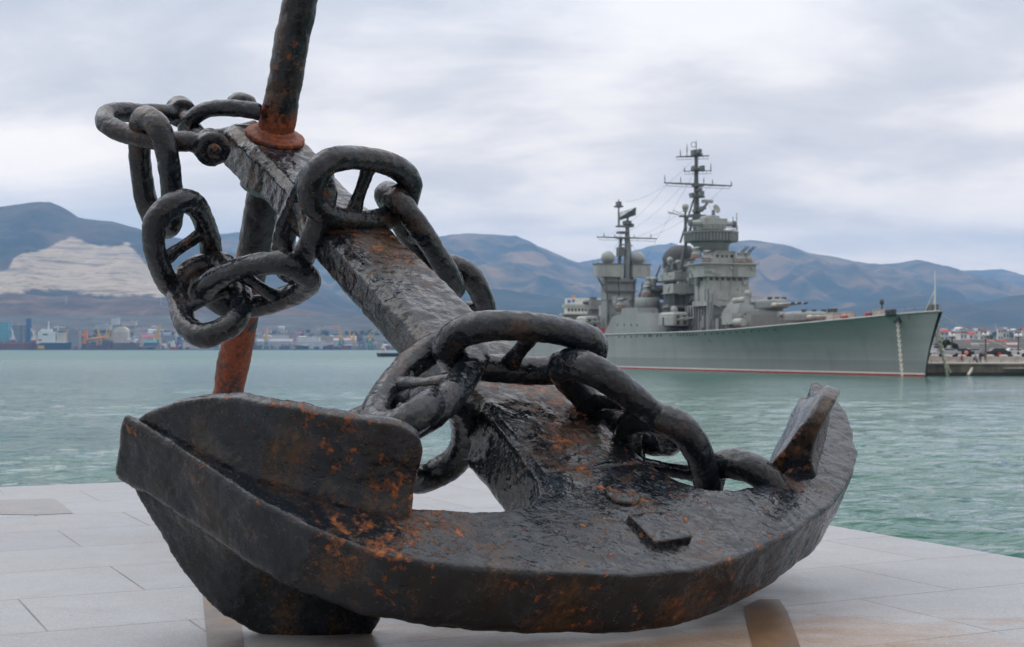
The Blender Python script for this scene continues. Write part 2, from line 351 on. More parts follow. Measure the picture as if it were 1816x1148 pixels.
bmesh.ops.bevel(bm, geom=top, offset=0.012, segments=2, affect='EDGES'); bm.to_mesh(quay.data); bm.free()
# darker brown and grey patches lying just above the paving
def patch_mat(name, a, b, c, soft=False):
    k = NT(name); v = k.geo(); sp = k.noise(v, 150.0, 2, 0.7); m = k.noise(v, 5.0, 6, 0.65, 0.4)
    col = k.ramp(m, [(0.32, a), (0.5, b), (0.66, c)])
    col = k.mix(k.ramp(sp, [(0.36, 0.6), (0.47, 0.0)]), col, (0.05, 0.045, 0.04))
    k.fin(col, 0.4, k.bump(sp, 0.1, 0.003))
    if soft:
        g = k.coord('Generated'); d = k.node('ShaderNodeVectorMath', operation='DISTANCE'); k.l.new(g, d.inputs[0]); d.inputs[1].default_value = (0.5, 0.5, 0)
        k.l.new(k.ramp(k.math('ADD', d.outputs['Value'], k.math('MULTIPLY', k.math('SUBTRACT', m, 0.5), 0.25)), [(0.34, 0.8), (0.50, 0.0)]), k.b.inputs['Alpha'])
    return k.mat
ST4 = patch_mat('rust_brown_disc', (0.10, 0.06, 0.04), (0.17, 0.07, 0.025), (0.24, 0.12, 0.04), True)
def gp(px, py): p = at(px, py, FPX * 1.18 / (py - CY)); return (p.x, p.y)
ST1 = patch_mat('brown_patch', (0.13, 0.10, 0.085), (0.185, 0.16, 0.14), (0.22, 0.13, 0.05))
ST2 = patch_mat('rust_brown_patch', (0.095, 0.07, 0.055), (0.15, 0.075, 0.03), (0.20, 0.12, 0.045))
ST3 = patch_mat('dark_grey_patch', (0.20, 0.195, 0.20), (0.24, 0.225, 0.22), (0.27, 0.24, 0.22))
for nm, poly, mt in (('pavement_patch', [(357, 1030), (408, 1030), (424, 1075), (433, 1150), (440, 1300), (365, 1300), (368, 1150)], ST1),
                     ('pavement_patch', [(1318, 1078), (1345, 1064), (1382, 1064), (1396, 1085), (1420, 1150), (1455, 1290), (1355, 1290), (1335, 1150)], ST2),
                     ('pavement_patch', [(1120, 1160), (1150, 1139), (1205, 1128), (1260, 1127), (1300, 1137), (1330, 1160), (1350, 1300), (1105, 1300)], ST4),
                     ('pavement_grey_patch', [(-40, 888), (95, 885), (108, 893), (130, 911), (60, 914), (-60, 912)], ST3)):
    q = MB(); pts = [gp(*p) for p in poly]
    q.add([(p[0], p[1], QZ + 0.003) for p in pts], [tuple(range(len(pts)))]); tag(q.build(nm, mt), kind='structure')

# ------------------------------------------------------------------ the anchor
AO = Vector((0.72098, 5.87658, -0.89691 + CAM_H))
Aa, As, At = Vector((0.8350, 0.5490, 0.0400)), Vector((-0.4950, 0.7180, 0.4890)), Vector((0.2400, -0.4290, 0.8710))
At = Aa.cross(As).normalized() if Aa.cross(As).dot(At) > 0 else -Aa.cross(As).normalized()
AM = Matrix(((Aa.x, As.x, At.x, AO.x), (Aa.y, As.y, At.y, AO.y), (Aa.z, As.z, At.z, AO.z), (0, 0, 0, 1)))
anchor = empty('ship_anchor', mat=AM)
tag(anchor, 'huge rusty black iron anchor with two flukes lying on the granite quay', 'anchor')
outer_l = [(-0.3, 0.035), (-0.68, 0.13), (-1.0, 0.24), (-1.25, 0.37), (-1.43, 0.56), (-1.58, 0.80), (-1.725, 1.13), (-1.81, 1.30), (-1.885, 1.43)]
inner_l = [(-1.855, 1.45), (-1.70, 1.22), (-1.53, 0.99), (-1.36, 0.84), (-1.2, 0.735), (-0.98, 0.64), (-0.8, 0.585), (-0.6, 0.54), (-0.46, 0.555), (-0.36, 0.63), (-0.315, 0.72), (-0.295, 0.86), (-0.28, 1.1), (-0.27, 1.3)]
outer_r = [(0.3, 0.035), (0.68, 0.14), (1.07, 0.30), (1.387, 0.50), (1.57, 0.665), (1.69, 0.82), (1.80, 0.99), (1.88, 1.18), (1.885, 1.32)]
inner_r = [(1.85, 1.33), (1.72, 1.165), (1.57, 1.015), (1.42, 0.875), (1.25, 0.735), (1.03, 0.585), (0.834, 0.515), (0.62, 0.485), (0.48, 0.52), (0.385, 0.60), (0.335, 0.70), (0.31, 0.86), (0.295, 1.1), (0.28, 1.3)]
poly = [(0, 0)] + outer_r + inner_r + inner_l[::-1] + outer_l[::-1]
ARM_T = 0.315
am = MB()
# the arms: a slab bounded by the outline, its lower outer edge chamfered
def ring(zz, f): return [(x, y, zz) for x, y in f]
def shrink(pl, d):
    k = len(pl); r = []
    for i in range(k):
        a = Vector(pl[i - 1]); b = Vector(pl[i]); c = Vector(pl[(i + 1) % k])
        n1 = Vector((-(b - a).y, (b - a).x)); n2 = Vector((-(c - b).y, (c - b).x))
        n1 = n1.normalized() if n1.length > 1e-6 else n1; n2 = n2.normalized() if n2.length > 1e-6 else n2
        n = (n1 + n2); n = n.normalized() if n.length > 1e-6 else n1
        r.append((b.x + n.x * d, b.y + n.y * d))
    return r
def slab(mb, levels, m=0):
    k = len(levels[0][1]); vs = []; fs = []
    for z, pl in levels: vs += [(p[0], p[1], z) for p in pl]
    for i in range(len(levels) - 1):
        for j in range(k): fs.append((i * k + j, i * k + (j + 1) % k, (i + 1) * k + (j + 1) % k, (i + 1) * k + j))
    fs.append(tuple(range(k))[::-1]); fs.append(tuple(range((len(levels) - 1) * k, len(levels) * k)))
    mb.add(vs, fs, m)
slab(am, [(-ARM_T, shrink(poly, 0.03)), (-ARM_T + 0.045, poly), (-0.012, poly), (0.0, shrink(poly, 0.008))])
arms = am.build('arms', IRON, anchor)
refine(arms, 0.0125, 4, ((0.35, 0.02), (0.10, 0.012), (0.04, 0.004)))
# shank: chamfered bar tapering to its head, with a swollen eye for the stock
sm = MB()
def octo(hw, tt, tb, ch):
    return [(-hw, tb + ch), (-hw + ch, tb), (hw - ch, tb), (hw, tb + ch), (hw, tt - ch), (hw - ch * 0.9, tt), (-hw + ch * 0.9, tt), (-hw, tt - ch)]
secs = [(0.75, 0.315, 0.012, -0.26, 0.062), (1.15, 0.295, 0.012, -0.255, 0.06), (2.0, 0.245, 0.008, -0.25, 0.058), (3.2, 0.22, 0.004, -0.25, 0.055), (4.1, 0.205, 0.0, -0.25, 0.05),
        (4.25, 0.235, 0.012, -0.275, 0.05), (4.68, 0.235, 0.012, -0.275, 0.05), (4.78, 0.21, -0.02, -0.25, 0.06)]
vs = []; fs = []
for (sv, hw, tt, tb, ch) in secs: vs += [(u + 0.02, sv, t) for u, t in octo(hw, tt, tb, ch)]
for i in range(len(secs) - 1):
    for j in range(8): fs.append((i * 8 + j, i * 8 + (j + 1) % 8, (i + 1) * 8 + (j + 1) % 8, (i + 1) * 8 + j))
fs.append(tuple(range(8))); fs.append(tuple(range((len(secs) - 1) * 8, len(secs) * 8))[::-1])
sm.add(vs, fs)
shank = sm.build('shank', IRON_SHANK, anchor)
refine(shank, 0.0125, 4, ((0.3, 0.018), (0.10, 0.018), (0.04, 0.006)))
# flukes: shield-shaped palms standing across the ends of the arms
def resample(path, n):
    P = [Vector(p) for p in path]; d = [0]
    for i in range(1, len(P)): d.append(d[-1] + (P[i] - P[i - 1]).length)
    r = []
    for k_ in range(n + 1):
        x = d[-1] * k_ / n; i = max(j for j in range(len(d)) if d[j] <= x + 1e-9); i = min(i, len(P) - 2)
        t = (x - d[i]) / (d[i + 1] - d[i]); r.append(P[i].lerp(P[i + 1], t))
    for _ in range(2): r = [r[0]] + [(r[i - 1] + r[i] * 2 + r[i + 1]) / 4 for i in range(1, n)] + [r[-1]]
    return r, d[-1]
def fluke(side, path, up, dn, lean, th0, fl0):
    n, m = 40, 30
    P, Lp = resample(path, n); inn = []; ou = []
    for i, p in enumerate(P):
        e = Lp * i / n; t = (P[min(i + 1, n)] - P[max(i - 1, 0)]).normalized(); nn = Vector((t.y, -t.x)) * (1 if side > 0 else 1)
        if side < 0: nn = Vector((-t.y, t.x))
        hi, lo = lerp1(up, e), lerp1(dn, e); tap = 1 - 0.55 * max(0, (e - 0.75 * Lp) / (0.25 * Lp))
        for j in range(m + 1):
            z = lo + (hi - lo) * j / m; zz = max(0, z, -ARM_T - z); ed = min(1.0, 0.72 + (1 - abs(2 * j / m - 1)) * 1.2)
            fil = fl0 * tap * (1 - 0.82 * e / Lp) * math.exp(-(zz / 0.075) ** 1.3)
            sh = lean * (z + 0.14)
            o_ = p + nn * (sh + 0.012 * ed * tap + fil); q_ = p + nn * (sh - th0 * tap * ed - 0.35 * fil)
            ou.append((o_.x, o_.y, z)); inn.append((q_.x, q_.y, z))
    mb = MB(); k = m + 1; F = []
    for i in range(n):
        for j in range(m):
            a_ = i * k + j; F.append((a_, a_ + k, a_ + k + 1, a_ + 1))
    N_ = len(ou); fs = F + [tuple(N_ + q_ for q_ in f[::-1]) for f in F]
    for i in range(n):
        for j in (0, m): a_ = i * k + j; fs.append((a_, a_ + k, N_ + a_ + k, N_ + a_))
    for j in range(m):
        for i in (0, n): a_ = i * k + j; fs.append((a_, a_ + 1, N_ + a_ + 1, N_ + a_))
    mb.add(ou + inn, fs)
    o = mb.build('fluke', IRON_STREAK, anchor)
    return refine(o, 0.0125, 3, ((0.3, 0.016), (0.10, 0.010), (0.04, 0.003)))
def lerp1(t, x):
    for (a_, ya), (b_, yb) in zip(t, t[1:]):
        if x <= b_: return ya + (yb - ya) * max(0, (x - a_)) / (b_ - a_)
    return t[-1][1]
DN = [(0, -0.58), (0.03, -0.67), (0.13, -0.735), (0.33, -0.755), (0.5, -0.745), (0.66, -0.71), (0.8, -0.64), (0.93, -0.54), (1.06, -0.41), (1.2, -0.26)]
fl = fluke(-1, [(-0.975, 0.632), (-1.2, 0.722), (-1.355, 0.825), (-1.525, 0.985), (-1.695, 1.225), (-1.835, 1.42)], [(0, 0.26), (0.03, 0.325), (0.1, 0.362), (0.24, 0.365), (0.53, 0.335), (0.77, 0.285), (0.90, 0.225), (1.02, 0.15), (1.13, 0.06), (1.2, -0.03)], DN, 0.0, 0.08, 0.066)
fr = fluke(1, [(1.06, 0.585), (1.24, 0.725), (1.42, 0.86), (1.58, 1.0), (1.72, 1.15), (1.84, 1.31)], [(0, 0.27), (0.03, 0.315), (0.12, 0.355), (0.25, 0.35), (0.4, 0.29), (0.55, 0.19), (0.7, 0.09), (0.85, 0.0), (1.0, -0.09)], [(a_ * 0.85, b_) for a_, b_ in DN], 0.12, 0.085, 0.09)
# stock: long round bar through the shank's head, down to the paving
SL = 4.47
def stockpt(t): return (0.02, SL, t)
kk = MB(); ts = [2.7, 2.2, 1.5, 0.8, 0.2, -0.3, -1.2, -2.0, -2.6, -2.86]; rs = [0.085, 0.095, 0.1, 0.106, 0.11, 0.112, 0.108, 0.1, 0.095, 0.09]
kk.tube([stockpt(t) for t in ts], rs, 20)
kk.ball(stockpt(2.72), 0.15)
stock = kk.build('stock', IRON_STOCK, anchor); refine(stock, 0.013, 3, ((0.25, 0.03), (0.07, 0.014), (0.03, 0.005)))
for z0, z1, rr in ((0.008, 0.05, 0.185), (-0.33, -0.27, 0.165)):
    c = MB(); c.lathe([(rr * 0.98, z0), (rr, z0 + 0.012), (rr * 0.97, z1 - 0.01), (0.13, z1), (0.12, z1 + 0.03)], 36, 0, (0.02, SL, 0)); 
    o = c.build('collar', IRON_STOCK, anchor); refine(o, 0.009, 2, ((0.1, 0.018), (0.03, 0.006)))
# oval boss and rectangular plate riveted on the crown
c = MB(); c.lathe([(0.1, -0.03), (0.1, 0.012), (0.085, 0.022), (0.0, 0.024)], 32)
c.v = [(x * 0.80 + 0.02, y * 0.76 + 0.535, z) for x, y, z in c.v]
refine(c.build('boss', IRON, anchor), 0.006, 1, ((0.05, 0.008),))
c = MB(); c.prism([(-0.07, 0.375), (0.145, 0.352), (0.132, 0.176), (-0.072, 0.172)], -0.03, 0.032)
refine(c.build('plate', IRON, anchor), 0.007, 1, ((0.06, 0.012), (0.02, 0.004)))

# shackle joining the shank's head to the chain
def wtube(pts, r, n=16):
    P = [at(*p) for p in pts]
    # smooth the path
    Q = []
    for i in range(len(P) - 1):
        a = P[max(i - 1, 0)]; b = P[i]; c_ = P[i + 1]; d = P[min(i + 2, len(P) - 1)]
        for j in range(6):
            t = j / 6; Q.append(0.5 * ((2 * b) + (c_ - a) * t + (2 * a - 5 * b + 4 * c_ - d) * t * t + (3 * b - 3 * c_ + d - a) * t ** 3))
    Q.append(P[-1]); return Q
def local(mb, ob, parent):        # put world-space vertices under a parent
    ob.parent = parent; ob.matrix_parent_inverse = parent.matrix_world.inverted(); return ob
def sph(p, r): return p, r
bpy.context.view_layer.update()
b = MB(); b.tube(wtube([(462, 200, 8.92), (420, 193, 8.9), (370, 194, 8.9), (336, 213, 8.95), (331, 233, 9.08), (350, 245, 9.2), (400, 240, 9.4), (455, 226, 9.55)], 0.06), 0.052, 16)
b.ball(at(428, 184, 9.35), 0.10, sz=0.75)
o = b.build('shackle', IRON_CHAIN); local(b, o, anchor); refine(o, 0.011, 3, ((0.12, 0.016), (0.04, 0.006)))

# ------------------------------------------------------------------ stud-link chain
chain = empty('anchor_chain', at(800, 600, 7.2))
tag(chain, 'heavy black stud link chain wound twice round the big anchor shank', 'chain')
bpy.context.view_layer.update()
LH, LW, LR = 0.345, 0.180, 0.070        # centre-line half length, half width, bar radius
def link_mesh():
    pts = []; n = 44
    for i in range(n):
        a = 2 * math.pi * i / n; ca, sa = math.cos(a), math.sin(a)
        pts.append((LH * math.copysign(abs(ca) ** 0.86, ca), LW * math.copysign(abs(sa) ** 0.72, sa), 0))
    mb = MB(); mb.tube(pts, [LR * (1.0 + 0.05 * math.cos(2 * 2 * math.pi * i / n)) for i in range(n)], 16, closed=True)
    return mb
def stud_mesh():
    mb = MB(); ys = [-LW, -LW * 0.7, -LW * 0.35, 0, LW * 0.35, LW * 0.7, LW]
    mb.tube([(0, y, 0) for y in ys], [0.078, 0.052, 0.042, 0.038, 0.042, 0.052, 0.078], 14)
    mb.v = [(x, y, z * 0.8) for x, y, z in mb.v]
    return mb
lm = []
for sd_ in range(4):
    q = link_mesh(); o = q.build('link', IRON_CHAIN)
    o.data.transform(Matrix.Translation((sd_ * 3.1, sd_ * 1.7, 0)))
    refine(o, 0.0115, 2, ((0.14, 0.014), (0.05, 0.008), (0.022, 0.002)))
    o.data.transform(Matrix.Translation((-sd_ * 3.1, -sd_ * 1.7, 0))); lm.append(o.data); bpy.data.objects.remove(o)
o = stud_mesh().build('stud', IRON_CHAIN); refine(o, 0.0115, 3, ((0.1, 0.014), (0.03, 0.005))); STUD = o.data; bpy.data.objects.remove(o)
def link(e1, e2, d, far, roll, scale=1.0, has_stud=True, idx=[0]):
    """e1, e2: ends of the link's long axis as seen; d: distance; far: which end lies farther; roll: turn about the long axis"""
    lo, hi = 0.0, 0.69; tgt = 2 * LH * scale
    f = lambda dl: (at(*e2, d + dl / 2 * far) - at(*e1, d - dl / 2 * far)).length
    if f(0) >= tgt: dl = 0.0
    else:
        for _ in range(40):
            md = (lo + hi) / 2
            if f(md) < tgt: lo = md
            else: hi = md
        dl = (lo + hi) / 2
    P1 = at(*e1, d - dl / 2 * far); P2 = at(*e2, d + dl / 2 * far)
    X = (P2 - P1).normalized(); V = ((P1 + P2) / 2 - Vector((0, 0, CAM_H))).normalized()
    Y0 = V.cross(X).normalized(); Z0 = X.cross(Y0)
    Y = Y0 * math.cos(R(roll)) + Z0 * math.sin(R(roll)); Z = X.cross(Y); C = (P1 + P2) / 2
    s_ = max(scale, (P2 - P1).length / (2 * LH) * 0.97) if dl == 0 else scale
    M = Matrix(((X.x, Y.x, Z.x, C.x), (X.y, Y.y, Z.y, C.y), (X.z, Y.z, Z.z, C.z), (0, 0, 0, 1))) @ Matrix.Scale(s_, 4)
    o = bpy.data.objects.new('link', lm[idx[0] % 4]); idx[0] += 1; COL.objects.link(o)
    o.parent = chain; o.matrix_parent_inverse = chain.matrix_world.inverted(); o.matrix_world = M
    if has_stud: st = bpy.data.objects.new('stud', STUD); COL.objects.link(st); st.parent = o
    return o
link((268, 214), (284, 398), 8.75, 1, 62, has_stud=False)                  # hangs from the joining shackle
link((302, 365), (346, 505), 8.65, 1, -25)
link((356, 472), (388, 588), 8.55, -1, 10)
link((383, 532), (533, 480), 8.45, -1, 48)
link((572, 326), (505, 462), 8.3, 1, 62)
link((554, 322), (722, 350), 8.12, 1, 16)                 # lies across the shank near its head
link((692, 345), (797, 508), 8.5, 1, 78)
link((795, 472), (830, 610), 8.95, 1, 30)
link((806, 610), (702, 756), 6.5, -1, 48)
link((738, 738), (600, 772), 6.4, 1, 72, has_stud=False)
link((776, 838), (748, 720), 6.75, -1, 15, has_stud=False)
link((800, 606), (1043, 632), 6.62, 1, 56)                # lies across the shank above the crown
link((1018, 648), (1166, 782), 6.72, 1, 66)
link((1164, 742), (1208, 920), 6.85, 1, 28)
link((1318, 826), (1322, 985), 7.0, 1, 22)
# joining shackle: a bow with two eyes and a pin
b = MB(); b.tube(wtube([(392, 262, 8.72), (345, 252, 8.68), (290, 250, 8.66), (235, 241, 8.7), (192, 222, 8.78), (188, 206, 8.9), (215, 199, 9.02), (262, 202, 9.15), (322, 203, 9.32)], 0.06), 0.062, 16)
pa, pb = at(374, 262, 8.70), at(322, 200, 9.32); ax = (pb - pa).normalized()
b.tube([pa - ax * 0.07, pa - ax * 0.055, pa + ax * 0.06, pa + ax * 0.075], [0.07, 0.105, 0.105, 0.075], 24)
b.tube([pb - ax * 0.06, pb - ax * 0.05, pb + ax * 0.06, pb + ax * 0.075], [0.06, 0.095, 0.095, 0.075], 24)
o = b.build('joining_shackle', IRON_CHAIN); local(b, o, chain); refine(o, 0.011, 3, ((0.12, 0.016), (0.04, 0.006)))
c = MB(); c.tube([pa - ax * 0.085, pa - ax * 0.08, pb + ax * 0.085], [0.03, 0.045, 0.045], 20)
p_ = c.build('pin', IRON_CHAIN); local(c, p_, o)

# ------------------------------------------------------------------ the cruiser
SB = Vector((63.1, 224.0, 0)); SD = Vector((-0.308, 0.9514, 0)); SN = Vector((-0.9514, -0.308, 0))   # bow at the waterline, aft, starboard
SM = Matrix(((SD.x, SN.x, 0, SB.x), (SD.y, SN.y, 0, SB.y), (0, 0, 1, 0), (0, 0, 0, 1)))
ship = empty('warship', mat=SM)
tag(ship, 'grey gun cruiser with tall radar masts moored across the harbour water', 'warship')
def kpx(px, m=0.0):                      # distance aft of the bow for a photo column, at m to starboard
    q = (px - CX) / FPX
    return (SB.x + SN.x * m - q * (SB.y + SN.y * m)) / (q * SD.y - SD.x)
def dpt(k, m=0.0): return SB.y + SD.y * k + SN.y * m
def zpx(py, k, m=0.0): return CAM_H - (py - CY) / FPX * dpt(k, m)
def loc(px, py, m=0.0): k = kpx(px, m); return Vector((k, m, zpx(py, k, m)))
def span(xl, xc, xr, m0=0.0):            # beam, front station and length of a block from its three visible edges
    lo, hi = -5, 215
    for _ in range(50):
        k = (lo + hi) / 2
        def mm(px): q = (px - CX) / FPX; return (SB.x - q * SB.y + k * (SD.x - q * SD.y)) / (q * SN.y - SN.x)
        if mm(xc) + mm(xr) - 2 * m0 > 0: lo = k
        else: hi = k
    W = mm(xc) - mm(xr); m = m0 + W / 2
    return k, W, max(kpx(xl, m) - k, 0.4)
G1 = paint('warship_grey', (0.225, 0.24, 0.235), 0.55, 0.14, 0.35, ((0.16, 0.12, 0.09), 0.35))
G2 = paint('warship_light_grey', (0.355, 0.365, 0.35), 0.55, 0.14, 0.5, ((0.17, 0.13, 0.10), 0.5))
G3 = paint('warship_dark_grey', (0.06, 0.062, 0.065), 0.6)
DKG = paint('mast_grey', (0.13, 0.14, 0.14), 0.55)
WHT = paint('white_paint', (0.72, 0.70, 0.66), 0.5, 0.08)
CREAM = paint('canvas_white', (0.52, 0.48, 0.43), 0.8, 0.12)
RED = paint('red_paint', (0.36, 0.035, 0.03), 0.5)
REDD = paint('deck_red', (0.27, 0.15, 0.12), 0.7)
GLS = paint('dark_glass', (0.02, 0.03, 0.035), 0.15)
def hull_mat():
    k = NT('hull_plating'); v = k.coord('Object'); s = k.node('ShaderNodeSeparateXYZ'); k.l.new(v, s.inputs[0])
    f = k.noise(k.coord('Object', (0.05, 0.05, 0.5)), 1.0, 5); g = k.noise(k.coord('Object', (0.25, 0.25, 0.03)), 1.0, 5, 0.6)
    c = k.ramp(f, [(0.3, (0.265, 0.282, 0.276)), (0.7, (0.325, 0.342, 0.336))])
    c = k.mix(k.ramp(g, [(0.5, 0.0), (0.72, 0.4)]), c, (0.17, 0.175, 0.165))
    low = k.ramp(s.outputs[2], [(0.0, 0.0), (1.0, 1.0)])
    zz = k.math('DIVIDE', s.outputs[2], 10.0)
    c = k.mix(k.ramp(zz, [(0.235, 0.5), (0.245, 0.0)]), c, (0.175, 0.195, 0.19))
    rs = k.noise(k.coord('Object', (0.4, 0.4, 0.05)), 1.0, 5, 0.65, 0.3)
    c = k.mix(k.ramp(rs, [(0.62, 0.0), (0.74, 0.75)]), c, (0.19, 0.11, 0.06))
    # plate seams
    br = k.node('ShaderNodeTexBrick'); sw = k.node('ShaderNodeCombineXYZ'); k.l.new(s.outputs[0], sw.inputs[0]); k.l.new(s.outputs[2], sw.inputs[1]); k.l.new(sw.outputs[0], br.inputs['Vector'])
    br.inputs['Scale'].default_value = 1; br.inputs['Brick Width'].default_value = 7.5; br.inputs['Row Height'].default_value = 1.9; br.inputs['Mortar Size'].default_value = 0.035
    c = k.mix(k.math('MULTIPLY', br.outputs['Fac'], 0.22), c, (0.12, 0.125, 0.12))
    return k.fin(c, 0.5)
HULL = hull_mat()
def lerp_tab(t, x):
    for (a, ya), (b, yb) in zip(t, t[1:]):
        if x <= b: return ya + (yb - ya) * max(0, (x - a)) / (b - a)
    return t[-1][1]
BW = [(0, 0.05), (6, 0.9), (14, 2.1), (24, 3.8), (34, 5.4), (44, 6.9), (54, 8.2), (66, 9.5), (80, 10.5), (100, 11), (150, 11), (178, 9.3), (196, 6.5), (206, 3.0), (210, 0.6)]
BD = [(0, 0.3), (4, 1.9), (10, 3.9), (18, 5.6), (28, 7.2), (40, 8.8), (52, 9.9), (66, 10.6), (82, 11), (150, 11), (180, 9.8), (198, 7.4), (208, 4.2), (212, 1.0)]
ZD = [(-6, 9.95), (0, 9.7), (10, 9.15), (25, 8.45), (40, 7.85), (52, 7.5), (70, 7.35), (103, 7.25), (210, 7.2)]
def hull_sec(u):                         # u: 0 bow .. 1 stern -> rows (k, half beam, z)
    rows = []
    zt = None
    for j in range(13):
        h = j / 12
        kd = -4.2 * (h ** 1.6)
        k = kd + (210 - kd) * u
        zt = lerp_tab(ZD, k); z = -1.0 + (zt + 1.0) * h
        bw_, bd_ = lerp_tab(BW, max(k, 0) if u > 0 else 0), lerp_tab(BD, k + 4.2)
        hh = max(0.0, (z / zt)) ** 2.6
        b_ = bw_ + (bd_ - bw_) * hh
        if u == 0: b_ = 0.06 + 0.25 * h
        rows.append((k, b_, z))
    return rows
us = [0] + [0.012 * 1.22 ** i - 0.0035 for i in range(0, 24)]; us = [u for u in us if u < 0.97] + [0.985, 1.0]
hm = MB(); secs = [hull_sec(u) for u in us]; nr = 13
for sgn in (1, -1):
    vs = [(k, sgn * b_, z) for s in secs for (k, b_, z) in s]
    fs = [(i * nr + j, i * nr + j + 1, (i + 1) * nr + j + 1, (i + 1) * nr + j) for i in range(len(secs) - 1) for j in range(nr - 1)]
    hm.add(vs, fs, 0, True)
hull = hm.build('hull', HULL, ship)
dm = MB()                                # the weather deck, with a low bulwark lip at its edge
vs = []; 
for s in secs: k, b_, z = s[-1]; vs += [(k, b_ - 0.05, z - 0.12), (k, -b_ + 0.05, z - 0.12)]
dm.add(vs, [(2 * i, 2 * i + 1, 2 * i + 3, 2 * i + 2) for i in range(len(secs) - 1)])
dm.build('deck', REDD, ship)
lp = MB()                                # rounded lip along the edge of the deck
for sgn in (1, -1): lp.tube([(s[-1][0], sgn * (s[-1][1] + 0.03), s[-1][2] + 0.02) for s in secs], 0.16, 6)
lp.build('deck_edge', G2, ship)
bm_ = MB()                               # boot topping: white line over red
for sgn in (1, -1):
    for z0, z1, m_, pr in ((-0.2, 0.30, 0, 0.03), (0.30, 0.52, 1, 0.035)):
        vs = []
        for u in us:
            for z in (z0, z1):
                k = 0 + 210 * u - 4.2 * (max(0, z + 1) / 10.7) ** 1.6 * (1 - u); b_ = (0.06 + 0.25 * 0.1 if u == 0 else lerp_tab(BW, max(k, 0))) + pr
                vs.append((k, sgn * b_, z))
        bm_.add(vs, [(2 * i, 2 * i + 1, 2 * i + 3, 2 * i + 2) for i in range(len(us) - 1)], m_, True)
bm_.build('boot_topping', [RED, WHT], ship)
# portholes along the starboard side
pm = MB(); pm.lathe([(0.27, -0.03), (0.27, 0.03), (0.2, 0.035), (0.0, 0.036)], 12)
pm.v = [(x, z, y) for x, y, z in pm.v]
P0 = None
def side_b(k, z):
    zt = lerp_tab(ZD, k); bw_, bd_ = lerp_tab(BW, k), lerp_tab(BD, k + 4.2 * 0); bd_ = lerp_tab(BD, k + 4.2 * (1 - k / 210)); return bw_ + (bd_ - bw_) * (z / zt) ** 2.6
def porthole(k, z, off=0.0):
    global P0
    if P0 is None: P0 = pm.build('porthole', GLS, ship); o = P0
    else: o = dup(P0)
    o.parent = ship; o.location = (k, side_b(k, z) + 0.02 + off, z)
for px, py in [(1058, 597), (1066, 598), (1076, 598.5), (1098, 597.5), (1108, 597), (1119, 597), (1129, 596.5), (1143, 596), (1151, 595.5), (1154, 595.5), (1165, 595.5), (1172, 595), (1189, 594.5), (1202, 594), (1207, 594), (1212, 593.8), (1218, 593.5), (1224, 593.3), (1229, 593), (1235, 592.8), (1251, 592), (1262, 591.5), (1273, 591), (1284, 590.5), (1296, 590), (1308, 589), (1322, 588), (1336, 587), (1350, 586), (1364, 585), (1380, 584)]:
    k = 60
    for _ in range(30):
        z = zpx(py, k, lerp_tab(BD, k)); b_ = side_b(k, min(z, 6.9)); k = kpx(px, b_)
    porthole(k, zpx(py, k, b_))
def part(name, mb, mats, parent=None): return mb.build(name, mats, parent or ship)
def blockm(xl, xc, xr, yt, yb, m0=0.0, lip=0.0, mb=None, mi=0, taper=(1, 1)):
    k, W, Ln = span(xl, xc, xr, m0); m = m0 + W / 2
    zt, zb = zpx(yt, k, m), zpx(yb, k, m)
    mb = mb or MB(); mb.box((k + Ln / 2, m0, (zt + zb) / 2), (Ln, W, zt - zb), mi, None, taper)
    greeble(mb, k, Ln, m0, W, zt, zb)
    if lip: mb.box((k + Ln / 2, m0, zt + 0.1), (Ln + 2 * lip, W + 2 * lip, 0.2), mi)
    return mb, (k, W, Ln, m0, zt, zb)
gr = random.Random(77)
def greeble(mb, k, Ln, m0, W, zt, zb):   # pipes, lockers, ledges, vents and ladders on the visible faces of a block
    H = zt - zb
    for face in (0, 1):
        wd = W if face == 0 else Ln; n = int(wd * H * 0.28) + 2
        for i in range(n):
            t = gr.uniform(-0.46, 0.46) * wd; z = zb + gr.uniform(0.08, 0.9) * H; d = gr.uniform(0.08, 0.3); ty = gr.random()
            if ty < 0.30: sz = (0.12, H * gr.uniform(0.4, 0.95)); z = zb + sz[1] / 2
            elif ty < 0.5: sz = (gr.uniform(1.0, 2.6), 0.10)
            elif ty < 0.85: sz = (gr.uniform(0.3, 0.9), gr.uniform(0.3, 0.8))
            else: sz = (0.5, 0.08)
            z = min(max(z, zb + sz[1] / 2), zt - sz[1] / 2) if sz[1] < H else (zt + zb) / 2
            if ty >= 0.85:
                for j in range(int(H / 0.35)):
                    c = (k - 0.12, m0 + t, zb + 0.2 + j * 0.35) if face == 0 else (k + Ln / 2 + t, m0 + W / 2 + 0.12, zb + 0.2 + j * 0.35)
                    mb.box(c, (0.06, 0.5, 0.06) if face == 0 else (0.5, 0.06, 0.06), 0)
                continue
            c = (k - d / 2, m0 + t, z) if face == 0 else (k + Ln / 2 + t, m0 + W / 2 + d / 2, z)
            mb.box(c, (d, sz[0], sz[1]) if face == 0 else (sz[0], d, sz[1]), 0)
def rails(mb, k, W, Ln, m0, z, h=1.0, mi=0, step=1.6):
    a, b, c, d = (k, m0 + W / 2, z), (k, m0 - W / 2, z), (k + Ln, m0 - W / 2, z), (k + Ln, m0 + W / 2, z)
    for p, q in ((a, b), (b, c), (d, a)):
        p, q = Vector(p), Vector(q); n = max(1, int((q - p).length / step))
        for zz in (h, h * 0.5): mb.cyl(p + Vector((0, 0, zz)), q + Vector((0, 0, zz)), 0.035, n=4, m=mi)
        for i in range(n + 1): r = p.lerp(q, i / n); mb.cyl(r, r + Vector((0, 0, h)), 0.035, n=4, m=mi)
